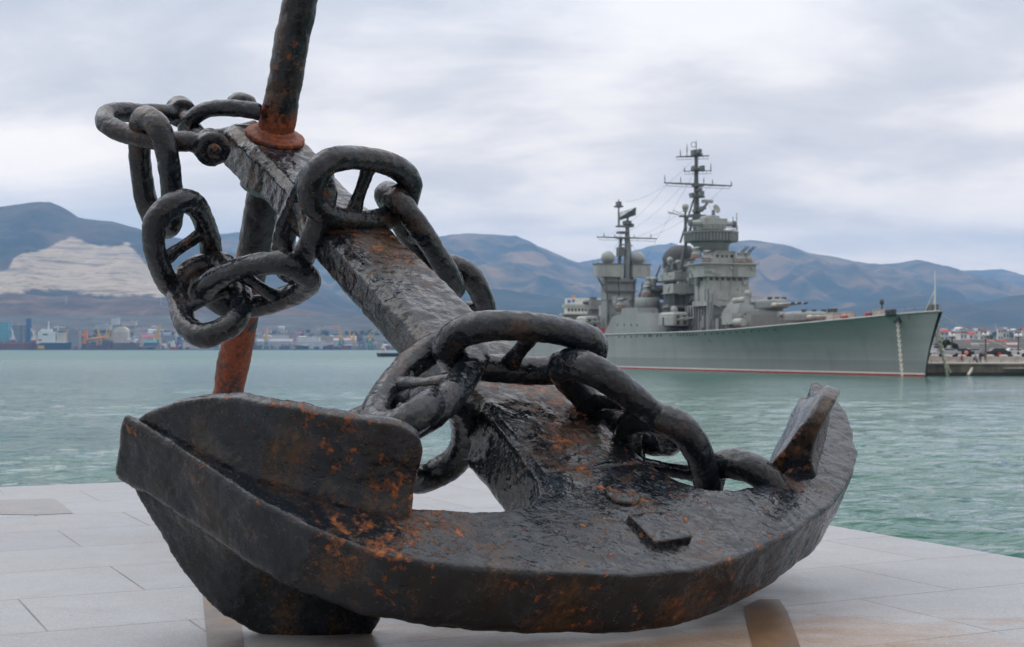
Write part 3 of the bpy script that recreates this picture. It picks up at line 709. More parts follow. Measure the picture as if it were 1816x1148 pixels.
def windows(parent, k, m0, W, zs, n, wd, ht, x_off=0.0, tag_='window'):
    for i in range(n):
        y = m0 + W * (0.5 - (i + 0.5) / n); q = MB(); q.box((0, 0, 0), (0.06, wd, ht), 0); q.box((-0.04, 0, ht / 2 + 0.05), (0.12, wd + 0.16, 0.08), 1)
        o = q.build(tag_, [GLS, G1], parent); o.location = (k - 0.02 + x_off, y, zs)

# --- hull-side deckhouse amidships (flush with the ship's side)
q = MB(); zt_ = zpx(556.5, kpx(1110, 11), 11)
ks = [(kpx(1071, 11), 7.3), (kpx(1087, 11), 7.35 + 3.9), (kpx(1101, 11), 7.35 + 4.1), (kpx(1103, 11), 7.35 + 5.4), (kpx(1130, 11), 7.35 + 5.4), (kpx(1131, 11), 7.35 + 4.3), (kpx(1146, 11), 7.35 + 4.2), (kpx(1156, 11), 7.3)]
vs = [(k, 11.02, z) for k, z in ks] + [(k, 6.5, z) for k, z in ks]; n_ = len(ks)
q.add(vs, [tuple(range(n_)), tuple(range(n_, 2 * n_))[::-1]] + [(i, (i + 1) % n_, n_ + (i + 1) % n_, n_ + i) for i in range(n_)])
side = part('side_deckhouse', q, HULL)
for px in (1095, 1107, 1119, 1130):
    k = kpx(px, 11.03); o = dup(P0); o.parent = ship; o.location = (k, 11.05, zpx(576.5, k, 11))
# --- bridge tower
q, (k, W, Ln, m0, zt, zb) = blockm(1232, 1255, 1328, 490.6, 534, lip=0.0); BK = k; BWID = W
tower = part('bridge_tower', q, G2); windows(tower, k, m0, W * 0.97, zpx(494.5, k, W / 2), 7, 0.72, 0.62)
for i in range(3):
    o = MB().box((0, 0, 0), (0.7, 0.06, 0.62)).build('window', GLS, tower); o.location = (k + 1.0 + i * 1.6, W / 2 + 0.02, zpx(494.5, k, W / 2))
q, r_ = blockm(1220, 1248, 1341, 468, 490.4); q.box((r_[0] + r_[2] / 2, 0, r_[4] + 0.12), (r_[2] + 1.0, r_[1] + 1.0, 0.24)); rails(q, r_[0] - 0.4, r_[1] + 0.8, r_[2] + 0.6, 0, r_[4] + 0.24, 1.0)
q.box((r_[0] - 0.1, -1.1, (r_[4] + r_[5]) / 2), (0.2, 1.0, r_[4] - r_[5]), 1)
upper = part('flag_bridge', q, [G2, G1])
q, r_ = blockm(1256, 1266, 1304, 446, 466); q.box((r_[0] + r_[2] / 2, 0, r_[4] + 0.08), (r_[2] + 0.5, r_[1] + 0.5, 0.16)); wh = part('wheelhouse', q, G2)
windows(wh, r_[0], 0, r_[1] * 0.9, r_[4] - 0.95, 4, 0.62, 0.6)
q, r_ = blockm(1228, 1252, 1345, 533.5, 541.5); q.box((r_[0] - 0.3 + r_[2] / 2, 0, r_[5] - 0.05), (r_[2] + 1.6, r_[1] + 1.2, 0.14)); rails(q, r_[0] - 1, r_[1] + 1, r_[2] + 1, 0, r_[4], 1.0); part('bridge_wing', q, [G2])
q, r_ = blockm(1236, 1262, 1333, 516, 534); q.box((r_[0] - 0.02, 0, r_[5] + 0.3), (0.1, r_[1] + 0.1, 0.2)); part('bridge_front', q, G2)
q, r_ = blockm(1215, 1258, 1344, 541.5, 590); 
for i in range(9): q.box((r_[0] + 0.5 + i * r_[2] / 9, r_[1] / 2 + 0.05, (r_[4] + r_[5]) / 2), (0.22, 0.12, r_[4] - r_[5] - 0.2), 1)
house = part('forward_deckhouse', q, [G1, G3])
for i in range(4):
    o = MB().box((0, 0, 0), (0.08, 0.8, 1.9)).box((-0.06, 0.3, 0), (0.05, 0.06, 0.2), 1).build('door', [DKG, G2], house); o.location = (r_[0] - 0.02, r_[1] * (0.36 - 0.24 * i), 7.35 + 1.25)
# drum below the director platform
c0 = (kpx(1261, 0), 0); sc_ = FPX / dpt(c0[0])
q = MB(); q.lathe([(3.55, zpx(446, c0[0])), (3.55, zpx(437, c0[0])), (4.3, zpx(430, c0[0]))], 24, 0, (c0[0], 0, 0)); part('bridge_drum', q, G1)
q = MB(); zA, zB = zpx(430, c0[0]), zpx(414.5, c0[0]); RA = 5.35
q.prism([(c0[0] + RA * math.cos(2 * math.pi * (i + 0.5) / 8), RA * math.sin(2 * math.pi * (i + 0.5) / 8)) for i in range(8)], zA, zB, 0)
q.prism([(c0[0] + (RA + 0.2) * math.cos(2 * math.pi * (i + 0.5) / 8), (RA + 0.2) * math.sin(2 * math.pi * (i + 0.5) / 8)) for i in range(8)], zB, zB + 0.35, 1)
for i in range(8):
    a0, a1 = 2 * math.pi * (i + 0.5) / 8, 2 * math.pi * (i + 1.5) / 8
    for j in range(6):
        t = (j + 0.5) / 6; x_ = c0[0] + (RA + 0.06) * (math.cos(a0) * (1 - t) + math.cos(a1) * t); y_ = (RA + 0.06) * (math.sin(a0) * (1 - t) + math.sin(a1) * t)
        q.box((x_, y_, (zA + zB) / 2), (0.24, 0.24, zB - zA - 0.3), 1)
plat = part('director_platform', q, [DKG, G1])
# main director with rangefinder arms and dish
q = MB(); k0 = c0[0]; z0 = zpx(408, k0); z1 = zpx(389, k0)
q.cyl((k0, 0, zB), (k0, 0, z0), 2.1, 1.7, 20, 1)
q.prism([(k0 - 2.0, -2.2), (k0 + 2.0, -2.2), (k0 + 2.0, 2.2), (k0 - 2.0, 2.2)][::-1], z0 + 0.0, z0 + 0.9, 0, scale_top=1.12)
q.box((k0, 0, (z0 + 0.9 + z1) / 2), (4.6, 5.0, z1 - z0 - 0.9), 0); q.box((k0 + 0.6, 0, z1 + 0.35), (3.2, 3.4, 0.7), 0, None, (0.8, 0.8))
for s_ in (1, -1): q.tube([(k0 - 0.5, s_ * 2.2, z1 - 0.9), (k0 - 0.5, s_ * 4.6, z1 - 0.9)], [0.62, 0.5], 12, 0); q.tube([(k0 - 0.5, s_ * 4.6, z1 - 0.9), (k0 - 0.5, s_ * 5.1, z1 - 0.9)], [0.68, 0.68], 12, 1)
director = part('gun_director', q, [G2, DKG])
q = MB(); q.lathe([(0.05, 0), (0.55, 0.12), (0.95, 0.45), (0.95, 0.5), (0.5, 0.2), (0.05, 0.1)], 18); o = part('radar_dish', q, G2, director); o.location = (k0 - 1.2, -0.3, zpx(373, k0)); o.rotation_euler = (0, R(-70), R(20))
q = MB(); q.cyl((k0 - 0.4, -0.3, z1 + 0.8), (k0 - 0.4, -0.3, zpx(373, k0)), 0.4, 0.3, 10); part('dish_mount', q, G1, director)
# railings & posts of the platform
q = MB()
for i in range(16):
    a = 2 * math.pi * i / 16; x_, y_ = k0 + 5.3 * math.cos(a), 5.3 * math.sin(a); q.cyl((x_, y_, zB + 0.3), (x_, y_, zB + 1.4), 0.05, n=5)
    b_ = 2 * math.pi * (i + 1) / 16
    for h in (0.9, 1.4): q.cyl((x_, y_, zB + h), (k0 + 5.3 * math.cos(b_), 5.3 * math.sin(b_), zB + h), 0.04, n=4)
for (yy, hh) in ((-5.2, 4.2), (-4.4, 3.4), (4.8, 2.6)): q.cyl((k0 - 1, yy, zB), (k0 - 1, yy, zB + hh), 0.08, n=6)
part('platform_railing', q, DKG)
# --- foremast
def mast_box(mb, px, py, wpx, hpx, m=0.0, dk=0.0, mi=0, dep=2.0):
    p = loc(px, py, m); s = FPX / dpt(p.x, m); mb.box((p.x + dk, p.y, p.z), (dep, wpx / s / 0.94, hpx / s), mi)
q = MB(); kf = kpx(1238.5) + 1.0
q.tube([(kf, 0, zpx(425, kf)), (kf, 0, zpx(375, kf)), (kf, 0, zpx(330, kf)), (kf, 0, zpx(272, kf))], [0.75, 0.6, 0.5, 0.34], 10)
for dy in (-1, 1): q.tube([(kf + 2.2, dy * 2.6, zpx(430, kf)), (kf + 0.3, dy * 0.4, zpx(352, kf))], [0.24, 0.18], 8)
q.tube([(kf + 6, 0, zpx(440, kf)), (kf + 0.5, 0, zpx(378, kf))], 0.3, 8)
for i in range(14):                      # ladder rungs and cable trays
    z = zpx(420 - i * 10, kf); q.box((kf - 0.6, 0.2, z), (0.25, 0.7, 0.1))
fm = part('foremast', q, DKG)
def yard(parent, kk, y0px, tip_l, tip_r, ypl, ypr, mats, whisk=(), r=0.14):
    mb = MB()
    def m_of(px): qx = (px - CX) / FPX; return (SB.x - qx * SB.y + kk * (SD.x - qx * SD.y)) / (qx * SN.y - SN.x)
    a = (kk, m_of(tip_l), zpx(ypl, kk, m_of(tip_l))); b = (kk, m_of(tip_r), zpx(ypr, kk, m_of(tip_r)))
    A, B = Vector(a), Vector(b); Md = A.lerp(B, 0.5)
    mb.tube([A, A.lerp(B, 0.5), B], [r * 0.7, r * 1.2, r * 0.7], 8)
    for s0, s1 in ((0.03, 0.46), (0.54, 0.97)):       # foot rope hung under the yard
        P, Q = A.lerp(B, s0), A.lerp(B, s1); mb.cyl(P - Vector((0, 0, 0.62)), Q - Vector((0, 0, 0.62)), 0.05, n=5)
        for t in (0, 0.33, 0.66, 1): X = P.lerp(Q, t); mb.cyl(X, X - Vector((0, 0, 0.62)), 0.035, n=4)
    for t, h in whisk:
        X = A.lerp(B, t); mb.cyl(X, X + Vector((0, 0, h)), 0.07, n=5); mb.box(X + Vector((0, 0, h * 0.5)), (0.16, 0.16, h * 0.35)); mb.ball(X + Vector((0, 0, 0.1)), 0.2, n=6)
    return mb.build('yard', mats, parent)
yard(fm, kf, 0, 1179, 1297.5, 324.5, 330, DKG, ((0.0, 1.6), (0.235, 1.4), (0.58, 1.5), (0.71, 1.2), (0.995, 1.0)), 0.2)
yard(fm, kf, 0, 1199, 1257.5, 278.5, 276.5, DKG, ((0.13, 1.4), (0.33, 2.6), (0.72, 1.6)), 0.16)
yard(fm, kf, 0, 1213, 1262, 304, 303, DKG, ((0.02, 0.9), (0.97, 1.5)), 0.11)
q = MB()
for (x, y, wp, hp) in ((1239, 373.5, 15, 4), (1238, 349, 22, 3), (1239, 329, 16, 4), (1239, 300.5, 20, 4), (1237, 274, 16, 4), (1232, 297, 4, 6), (1246, 298, 5, 8), (1228, 345, 4, 5), (1245, 343, 5, 8), (1241, 336, 6, 5), (1248, 369, 6, 6), (1231, 270, 4, 8), (1241, 268, 5, 6)):
    mb_ = MB(); mast_box(mb_, x, y, wp, hp, 0, 0.4, 0, 1.6); part('mast_platform', mb_, DKG, fm)
for (x, y0, y1) in ((1219.5, 255, 276), (1232, 258, 274), (1247, 266, 276), (1236, 262, 272), (1228, 278, 300), (1250, 278, 301)):
    a, b_ = loc(x, y0), loc(x, y1); q.cyl((kf, a.y + 0, a.z), (kf, b_.y, b_.z), 0.09, n=5)
def m_at(px, kk): qx = (px - CX) / FPX; return (SB.x - qx * SB.y + kk * (SD.x - qx * SD.y)) / (qx * SN.y - SN.x)
part('whip_aerials', q, DKG, fm)
q = MB()                                   # top loop antenna and surface-search radar bar
q.tube([(kf, m_at(1230 + 4.4 * math.cos(2 * math.pi * i / 14), kf), zpx(257, kf) + 0.55 * math.sin(2 * math.pi * i / 14)) for i in range(14)], 0.06, 5, closed=True)
part('loop_antenna', q, DKG, fm)
q = MB(); a, b_ = m_at(1241, kf), m_at(1259, kf); q.box((kf - 1.2, (a + b_) / 2, zpx(358, kf)), (0.7, a - b_, 0.62)); q.cyl((kf - 1.2, (a + b_) / 2, zpx(358, kf) - 0.3), (kf - 0.6, (a + b_) / 2 + 0.6, zpx(370, kf)), 0.28, n=8); part('radar_bar', q, G2, fm)
# ball radome on its own post, forward legs
def ballpost(px, py, rpx, ybase, mm, name='radome', mat=None, post=0.22):
    p = loc(px, py, mm); r = rpx * dpt(p.x, mm) / FPX; q = MB(); q.ball(p, r, 0, 12); q.lathe([(r * 0.8, -r * 1.25), (r * 0.55, -r * 0.7)], 14, 0, p)
    o = part(name, q, mat or G2)
    z = zpx(ybase, p.x, mm); q = MB(); q.cyl((p.x, mm, z), (p.x, mm, p.z - r), post, n=8); part('post', q, DKG, o); return p, r
kb = kpx(1215.5, 4.8)
ballpost(1215.5, 367.5, 6.3, 383, 4.0)
q = MB(); p = loc(1215.5, 384, 4.0); q.box((p.x, p.y - 0.6, p.z), (1.6, 3.4, 0.3)); q.box((p.x, p.y - 2.8, p.z + 0.2), (1.0, 3.2, 0.45)); q.tube([(p.x, p.y, p.z), (p.x, p.y, zpx(432, p.x, 4))], 0.3, 8)
a = loc(1216, 434, 4.2); b_ = loc(1206, 478, 5.2); q.tube([a, b_], [0.36, 0.36], 8)
for s_ in (-1, 0, 1): q.cyl((p.x + s_ * 0.7, p.y, p.z + 0.1), (p.x + s_ * 1.4, p.y + 3.4, p.z + 0.5 + 0.5 * s_ * s_), 0.06, n=5)
q.cyl((p.x - 1, p.y + 3.2, p.z + 0.6), (p.x + 1, p.y + 3.4, p.z + 0.6), 0.06, n=5)
part('mast_leg', q, DKG)
# --- funnel with black cap
kF = kpx(1206, 0) ; q = MB(); zb, zm, zt = 7.3, zpx(464, kF), zpx(446, kF)
def ell(kc, ra, rb, z, n=20): return [(kc + ra * math.cos(2 * math.pi * i / n), rb * math.sin(2 * math.pi * i / n), z) for i in range(n)]
rings = [ell(kF, 5.2, 3.0, zb), ell(kF + 0.6, 4.6, 2.8, zm)]; vs = sum(rings, []); q.add(vs, [(i, (i + 1) % 20, 20 + (i + 1) % 20, 20 + i) for i in range(20)], 0, True)
rings = [ell(kF + 0.6, 4.9, 3.0, zm), ell(kF + 0.7, 5.0, 3.1, zm + 0.8), ell(kF + 0.4, 4.4, 2.7, zm + 2.1), ell(kF - 0.4, 2.9, 2.0, zm + 3.1), ell(kF - 0.8, 0.9, 0.7, zm + 3.35)]; vs = sum(rings, [])
q.add(vs, [(j * 20 + i, j * 20 + (i + 1) % 20, (j + 1) * 20 + (i + 1) % 20, (j + 1) * 20 + i) for j in range(4) for i in range(20)], 1, True)
for i in range(5): q.tube([(kF + 0.5 + 5.0 * math.cos(a_), 3.1 * math.sin(a_), zb + 3.0 + i * 2.2) for a_ in [2 * math.pi * j / 20 for j in range(20)]], 0.12, 5, 0, closed=True)
part('funnel', q, [G1, G3])
# --- galleries and platforms abreast the funnel
def gallery(xl, xc, xr, yt, yb, m0, roof=0.5, mat=None, posts_to=None, rl=True):
    q, r_ = blockm(xl, xc, xr, yt, yb, m0); k, W, Ln, m0, zt, zb = r_
    q.box((k + Ln / 2, m0, zb - 0.08), (Ln + roof, W + roof, 0.16), 0)
    if rl: rails(q, k - 0.2, W, Ln, m0, zt, 0.9, 1)
    if posts_to:
        zz = posts_to
        for i in range(5): x_ = k + 0.3 + i * Ln / 5; q.cyl((x_, m0 + W / 2 - 0.2, zz), (x_, m0 + W / 2 - 0.2, zb), 0.14, n=6, m=1)
    return q, r_
q, r_ = gallery(1170, 1196, 1232, 482, 495, 3.2); part('funnel_gallery', q, [G2, DKG])
q, r_ = gallery(1176, 1194, 1240, 503, 519, 4.0, posts_to=12); q.box((r_[0] + 0.3, r_[3] + 1.0, (r_[4] + r_[5]) / 2), (0.8, 1.6, r_[4] - r_[5] + 0.8), 0); part('searchlight_gallery', q, [G2, DKG])
q, r_ = gallery(1176, 1186, 1246, 541, 544, 4.0, posts_to=7.3); part('boat_deck', q, [G1, DKG])
q, r_ = blockm(1178, 1188, 1250, 520, 590, 2.0)
for i in range(14): q.box((r_[0] + 0.3 + i * r_[2] / 14, r_[3] + r_[1] / 2 + 0.06, (r_[4] + r_[5]) / 2), (0.2, 0.14, r_[4] - r_[5]), 1)
for i in range(6): q.box((r_[0] - 0.05, r_[3] + r_[1] * (0.45 - 0.18 * i), (r_[4] + r_[5]) / 2), (0.14, 0.25, r_[4] - r_[5]), 1)
part('midships_deckhouse', q, [DKG, G3])
q = MB()                                   # clutter on the funnel gallery: vents, lockers, searchlights
rnd = random.Random(5)
for (px, py) in ((1187, 478), (1196, 474), (1180, 471), (1204, 470), (1212, 478), (1222, 474), (1184, 500), (1205, 500), (1222, 501), (1236, 500), (1160, 500), (1150, 506)):
    q = MB(); p = loc(px, py, 4.2 + rnd.uniform(-1, 1)); s_ = rnd.uniform(0.5, 1.0)
    if rnd.random() < 0.5: q.lathe([(0.5 * s_, -0.9), (0.5 * s_, 0.2), (0.8 * s_, 0.4), (0.8 * s_, 0.8), (0.3, 1.0)], 12, 0, p)
    else: q.box(p, (1.2 * s_, 1.4 * s_, 1.5 * s_), 1); q.cyl(p, p + Vector((0, 0, 1.6)), 0.09, n=5, m=1)
    part('deck_vent', q, [G2, DKG])
ballpost(1188, 462, 6.0, 482, 5.5)
# --- twin secondary mount abreast the bridge, with a ball sight on top
def twin_mount(px0, px1, yt, yb, m0, name, barrel_dir=-1, L_=5.0):
    kc = (kpx(px0, m0) + kpx(px1, m0)) / 2; zb, zt = zpx(yb, kc, m0), zpx(yt, kc, m0); h = zt - zb; rt = empty(name); rt.parent = ship; rt.location = (kc, m0, zb)
    b = MB(); Ls, Ws = 6.2, 4.6
    pl = [(-Ls / 2, -Ws * 0.36), (-Ls / 2 + 1.0, -Ws / 2), (Ls / 2, -Ws / 2), (Ls / 2, Ws / 2), (-Ls / 2 + 1.0, Ws / 2), (-Ls / 2, Ws * 0.36)]
    b.prism(pl, h * 0.15, h * 0.78, 0); b.prism(pl, h * 0.78, h, 0, scale_top=0.82); b.cyl((0, 0, -0.1), (0, 0, h * 0.15), 2.2, 2.0, 20, 1)
    o = b.build('gun_house', [G2, G3], rt); bv = o.modifiers.new('b', 'BEVEL'); bv.width = 0.25; bv.segments = 2
    for y in (-0.7, 0.7):
        g_ = MB(); g_.tube([(-Ls / 2 + 0.3, y, h * 0.5), (-Ls / 2 - 1.0, y, h * 0.54), (-Ls / 2 - L_, y, h * 0.66)], [0.32, 0.2, 0.12], 10); g_.build('gun_barrel', G1, rt)
        s_ = MB(); s_.box((-Ls / 2 + 0.2, y, h * 0.52), (0.9, 0.5, h * 0.55)); s_.build('gun_port', G3, rt)
    d_ = MB(); d_.box((0.4, Ws / 2 + 0.01, h * 0.45), (0.7, 0.08, h * 0.5)); d_.build('door', G3, rt)
    return rt, h
t1, h1 = twin_mount(1172, 1222, 554, 583, 7.6, 'secondary_turret')
q = MB(); q.ball((-0.6, 0.4, h1 + 0.45), 0.78, 0, 12); q.build('ball_sight', G2, t1)
t2, h2 = twin_mount(1021, 1064, 561, 588, 7.6, 'secondary_turret')
t3, h3 = twin_mount(980, 1014, 564, 588, 7.6, 'secondary_turret')
t4, h4 = twin_mount(985, 1012, 570, 590, -5, 'secondary_turret')
for t in (t2, t3): t.scale = (0.9, 0.9, 1)
rg = MB()                                  # standing and aerial wires between the masts
def wire(a, b, sag=0.4):
    a, b = Vector(a), Vector(b); rg.tube([a.lerp(b, i / 6) - Vector((0, 0, sag * 4 * (i / 6) * (1 - i / 6))) for i in range(7)], 0.025, 4)
for m_ in (-6.5, -3, 3, 6.5): wire((kf, m_, zpx(329, kf)), (kpx(1110) + 0.3, m_ * 0.8, zpx(421, kpx(1110))), 1.5)
for m_ in (-4, 4): wire((kf, 0, zpx(300, kf)), (kf + 12, m_ * 2, zpx(480, kf)), 0.1); wire((kf, 0, zpx(330, kf)), (kf - 6, m_, zpx(414, kf)), 0.1); wire((kpx(1110), 0, zpx(400, kpx(1110))), (kpx(1110) + 14, m_ * 1.8, 9), 0.2); wire((kpx(1110), 0, zpx(420, kpx(1110))), (kpx(1110) - 12, m_ * 1.8, 14), 0.2)
wire((kf, 0, zpx(278, kf)), (kpx(1110), 0, zpx(358, kpx(1110))), 2.0)
part('rigging', rg, DKG)
# --- light gun mounts with red bases
def aa_mount(px, py, mm, ang=0.35):
    p = loc(px, py, mm); rt = empty('light_gun'); rt.parent = ship; rt.location = p
    b = MB(); b.cyl((0, 0, -0.2), (0, 0, 0.25), 1.15, 1.05, 16, 1); b.lathe([(1.0, 0.25), (0.95, 0.7), (0.55, 1.3), (0.75, 1.45), (0.75, 1.9), (0.2, 2.0)], 14, 0); b.build('mount', [G2, REDD], rt)
    for y in (-0.25, 0.25): g_ = MB(); g_.tube([(0, y, 1.5), (-2.6, y - 0.3, 1.5 + 2.6 * ang)], [0.12, 0.08], 7); g_.build('gun_barrel', G3, rt)
for a_ in ((1147, 523, 7.5, 0.1), (1152, 508, 5, 0.1), (1254, 462, 4.2, 0.1), (1235, 456, 6.0, 0.1), (1313, 464, -2.8, 0.5), (1325, 464, -4.6, 0.5), (1260, 462, 1.5, 0.1), (1101, 545, 8.5, 0.1)): aa_mount(*a_)
# round gun tub amidships
p = loc(1148, 548, 7.0); q = MB(); s_ = dpt(p.x, 7) / FPX; rr = 22 * s_
q.lathe([(rr * 0.86, 0), (rr, 0.5), (rr, 20 * s_), (rr - 0.15, 20 * s_), (rr - 0.15, 0.6)], 26, 0, p); q.lathe([(rr * 1.06, 0.0), (rr * 1.06, 0.18)], 26, 1, p); q.cyl((p.x, p.y, 7.3), p, rr * 0.7, rr * 0.7, 18, 1)
part('gun_tub', q, [G1, DKG])
q, r_ = blockm(1138, 1146, 1178, 512, 516, 5.5); part('tub_platform', q, [DKG])
q, r_ = blockm(1140, 1148, 1172, 516, 530, 4.5); part('tub_house', q, [DKG])
q = MB()
for px in (1133, 1141, 1150, 1158, 1166): p = loc(px, 548, 8); q.cyl((p.x, p.y, 7.3), p, 0.16, n=6)
part('tub_pillars', q, G1)
q, r_ = blockm(1146, 1160, 1187, 506, 530, 3.5); rails(q, r_[0], r_[1], r_[2], r_[3], r_[4], 0.9); part('midships_gun_deck', q, [G1, DKG])
q, r_ = blockm(1128, 1140, 1176, 536, 562, 3.0); part('midships_house', q, [G1, DKG])
q, r_ = blockm(1150, 1162, 1182, 497, 500, 3.5); part('midships_platform', q, [DKG])
for (a_, b_) in (((1150, 505), (1136, 478)), ((1158, 505), (1172, 470)), ((1132, 545), (1140, 500))):
    q = MB(); A_, B_ = loc(*a_, 4.0), loc(*b_, 4.0); q.tube([A_, B_], [0.22, 0.12], 6); part('derrick', q, DKG)
# --- main mast (aft) with two radomes on sponsons
km = kpx(1110, 0); sm_ = dpt(km) / FPX
def mloc(px, py, dk=0.0): return Vector((km + dk, m_at(px, km + dk), zpx(py, km + dk)))
q = MB(); 
q.tube([mloc(1112, 560), mloc(1112, 470), mloc(1112.5, 420), mloc(1113, 393)], [0.95, 0.75, 0.55, 0.42], 12)
q.tube([mloc(1097, 560, 2), mloc(1098, 470, 1.5), mloc(1101, 420, 1)], [0.6, 0.45, 0.35], 10)
q.tube([mloc(1124, 560, 2), mloc(1119, 470, 1.5), mloc(1115, 420, 1)], [0.5, 0.4, 0.3], 10)
q.tube([mloc(1097.5, 404), mloc(1097.2, 375), mloc(1097, 354)], [0.3, 0.22, 0.12], 8)
for y in (402, 436, 470, 500, 520): q.tube([mloc(1097, y, 1.5), mloc(1112, y - 3), mloc(1121, y, 1.5)], 0.16, 6)
mmast = part('mainmast', q, G1)
q = MB()
for (x, y, wp, hp) in ((1106, 402, 26, 2.5), (1104, 413, 18, 4), (1112, 395, 12, 6), (1097, 367, 12, 3), (1097, 362, 6, 7), (1106, 423, 22, 2.5), (1100, 447, 10, 16), (1119, 400, 6, 6)):
    p = mloc(x, y); mb_ = MB(); mb_.box(p, (1.8, wp * sm_, hp * sm_)); part('mast_platform', mb_, DKG, mmast)
yard(mmast, km, 0, 1058, 1165, 420.5, 423.5, DKG, ((0.12, 1.0), (0.9, 1.1), (0.3, 0.8), (0.62, 0.8)), 0.16)
q = MB(); A, B = mloc(1099, 391), mloc(1127, 381); d_ = (B - A)
for j in range(5):
    o_ = Vector((-0.3, 0, 0.42 * j)); q.cyl(A + o_, B + o_, 0.07, n=5)
for i in range(9): X = A.lerp(B, i / 8); q.cyl(X, X + Vector((-0.3, 0, 1.7)), 0.06, n=5)
q.add([A + Vector((0.1, 0, -0.05)), B + Vector((0.1, 0, -0.05)), B + Vector((-0.5, 0, 1.75)), A + Vector((-0.1, 0, 0.6)), A + Vector((0.3, 0, -0.05)), B + Vector((0.3, 0, -0.05)), B + Vector((-0.3, 0, 1.75)), A + Vector((0.1, 0, 0.6))], [(0, 1, 2, 3), (7, 6, 5, 4), (0, 4, 5, 1), (1, 5, 6, 2), (2, 6, 7, 3), (3, 7, 4, 0)])
q.tube([mloc(1113, 396), mloc(1113, 386)], 0.3, 8); part('air_search_radar', q, DKG, mmast)
for (xc_, sgn) in ((1078, 1), (1131.5, -1)):
    p = mloc(xc_, 458); r = 12.2 * sm_; q = MB(); q.ball(p, r, 0, 16); q.lathe([(r * 0.75, -r * 1.05), (r * 0.6, -r * 0.7)], 18, 0, p); part('radome', q, G2, mmast)
    q = MB(); z0, z1 = zpx(492, km), zpx(470, km); ya, yb_ = (m_at(1056, km), m_at(1101, km)) if sgn > 0 else (m_at(1118, km), m_at(1149, km))
    q.box((km, (ya + yb_) / 2, (z0 + z1) / 2), (3.0, ya - yb_, z1 - z0), 0); q.box((km, (ya + yb_) / 2, z1 + 0.1), (3.3, ya - yb_ + 0.4, 0.2), 1); rails(q, km - 1.5, ya - yb_, 3.0, (ya + yb_) / 2, z1 + 0.2, 0.9, 1)
    part('radome_platform', q, [G2, DKG], mmast)
q = MB()                                   # mast house: ribbed column with braces
for (xa, xb, ya, yb_) in ((1074, 1094, 492, 560), (1096, 1109, 494, 560), (1114, 1124, 496, 560)):
    A, B = m_at(xa, km), m_at(xb, km); q.box((km + 1, (A + B) / 2, (zpx(ya, km) + zpx(yb_, km)) / 2), (3.6, A - B, zpx(ya, km) - zpx(yb_, km)), 0)
for y in (500, 517, 533): A, B = m_at(1074, km), m_at(1126, km); q.box((km + 0.8, (A + B) / 2, zpx(y, km)), (4.4, A - B, 0.22), 1)
for (xa, ya, xb, yb_) in ((1061, 494, 1075, 520), (1074, 494, 1080, 560), (1127, 494, 1122, 556), (1135, 520, 1128, 556), (1066, 505, 1074, 506)): q.tube([mloc(xa, ya, -1), mloc(xb, yb_, -1)], 0.22, 6, 1)
part('mast_house', q, [G1, DKG])
p = loc(1101, 537, 4.5); q = MB(); r = 14.5 * dpt(p.x, 4.5) / FPX
q.lathe([(0.4, -r * 1.25), (r * 0.6, -r * 1.0), (r * 0.92, -r * 0.55), (r, 0), (r * 0.96, 0.2), (r * 0.5, 0.3)], 22, 0, p); q.cyl((p.x, p.y, 7.3), (p.x, p.y, p.z - r), 0.9, n=10); q.box((p.x, p.y, p.z + 0.8), (2.6, 3.2, 1.4)); part('director_bowl', q, G1)
# aft superstructure and director
q, r_ = blockm(1062, 1070, 1092, 541, 560, 1); part('aft_deckhouse', q, G2)
q, r_ = blockm(1064, 1076, 1130, 558, 590, 2.5); 
for i in range(7): q.box((r_[0] - 0.05, r_[3] + r_[1] * (0.45 - 0.15 * i), (r_[4] + r_[5]) / 2), (0.14, 0.3, r_[4] - r_[5]), 1)
part('aft_deckhouse', q, [G1, G3])
q = MB(); p = loc(1055, 537, 0); s_ = dpt(p.x) / FPX; q.box(p, (4.2, 27 * s_, 9 * s_), 0); q.prism([(p.x - 2.2, -14 * s_), (p.x + 2.2, -14 * s_), (p.x + 2.2, 14 * s_), (p.x - 2.2, 14 * s_)][::-1], p.z - 12 * s_, p.z - 4.6 * s_, 0); q.tube([(p.x, 0, 7.2), (p.x, 0, p.z - 12 * s_)], [2.2, 1.8], 14, 1)
for s2 in (1, -1): q.tube([(p.x, s2 * 13 * s_, p.z), (p.x, s2 * 22 * s_, p.z)], [0.5, 0.4], 10, 1)
q.box((p.x - 1, 6 * s_, p.z + 7 * s_), (1.4, 1.4, 5 * s_), 1); part('aft_director', q, [G1, DKG])
q, r_ = blockm(1058, 1066, 1096, 558, 562, 0); part('aft_platform', q, [DKG])
for px in (1052, 1058, 1064, 1069, 1082): q = MB(); p = loc(px, 588, 8.6); q.box((p.x, p.y, p.z), (0.7, 0.5, 1.3)); q.box((p.x, p.y, p.z + 0.7), (0.8, 0.6, 0.1)); part('hose_box', q, RED)
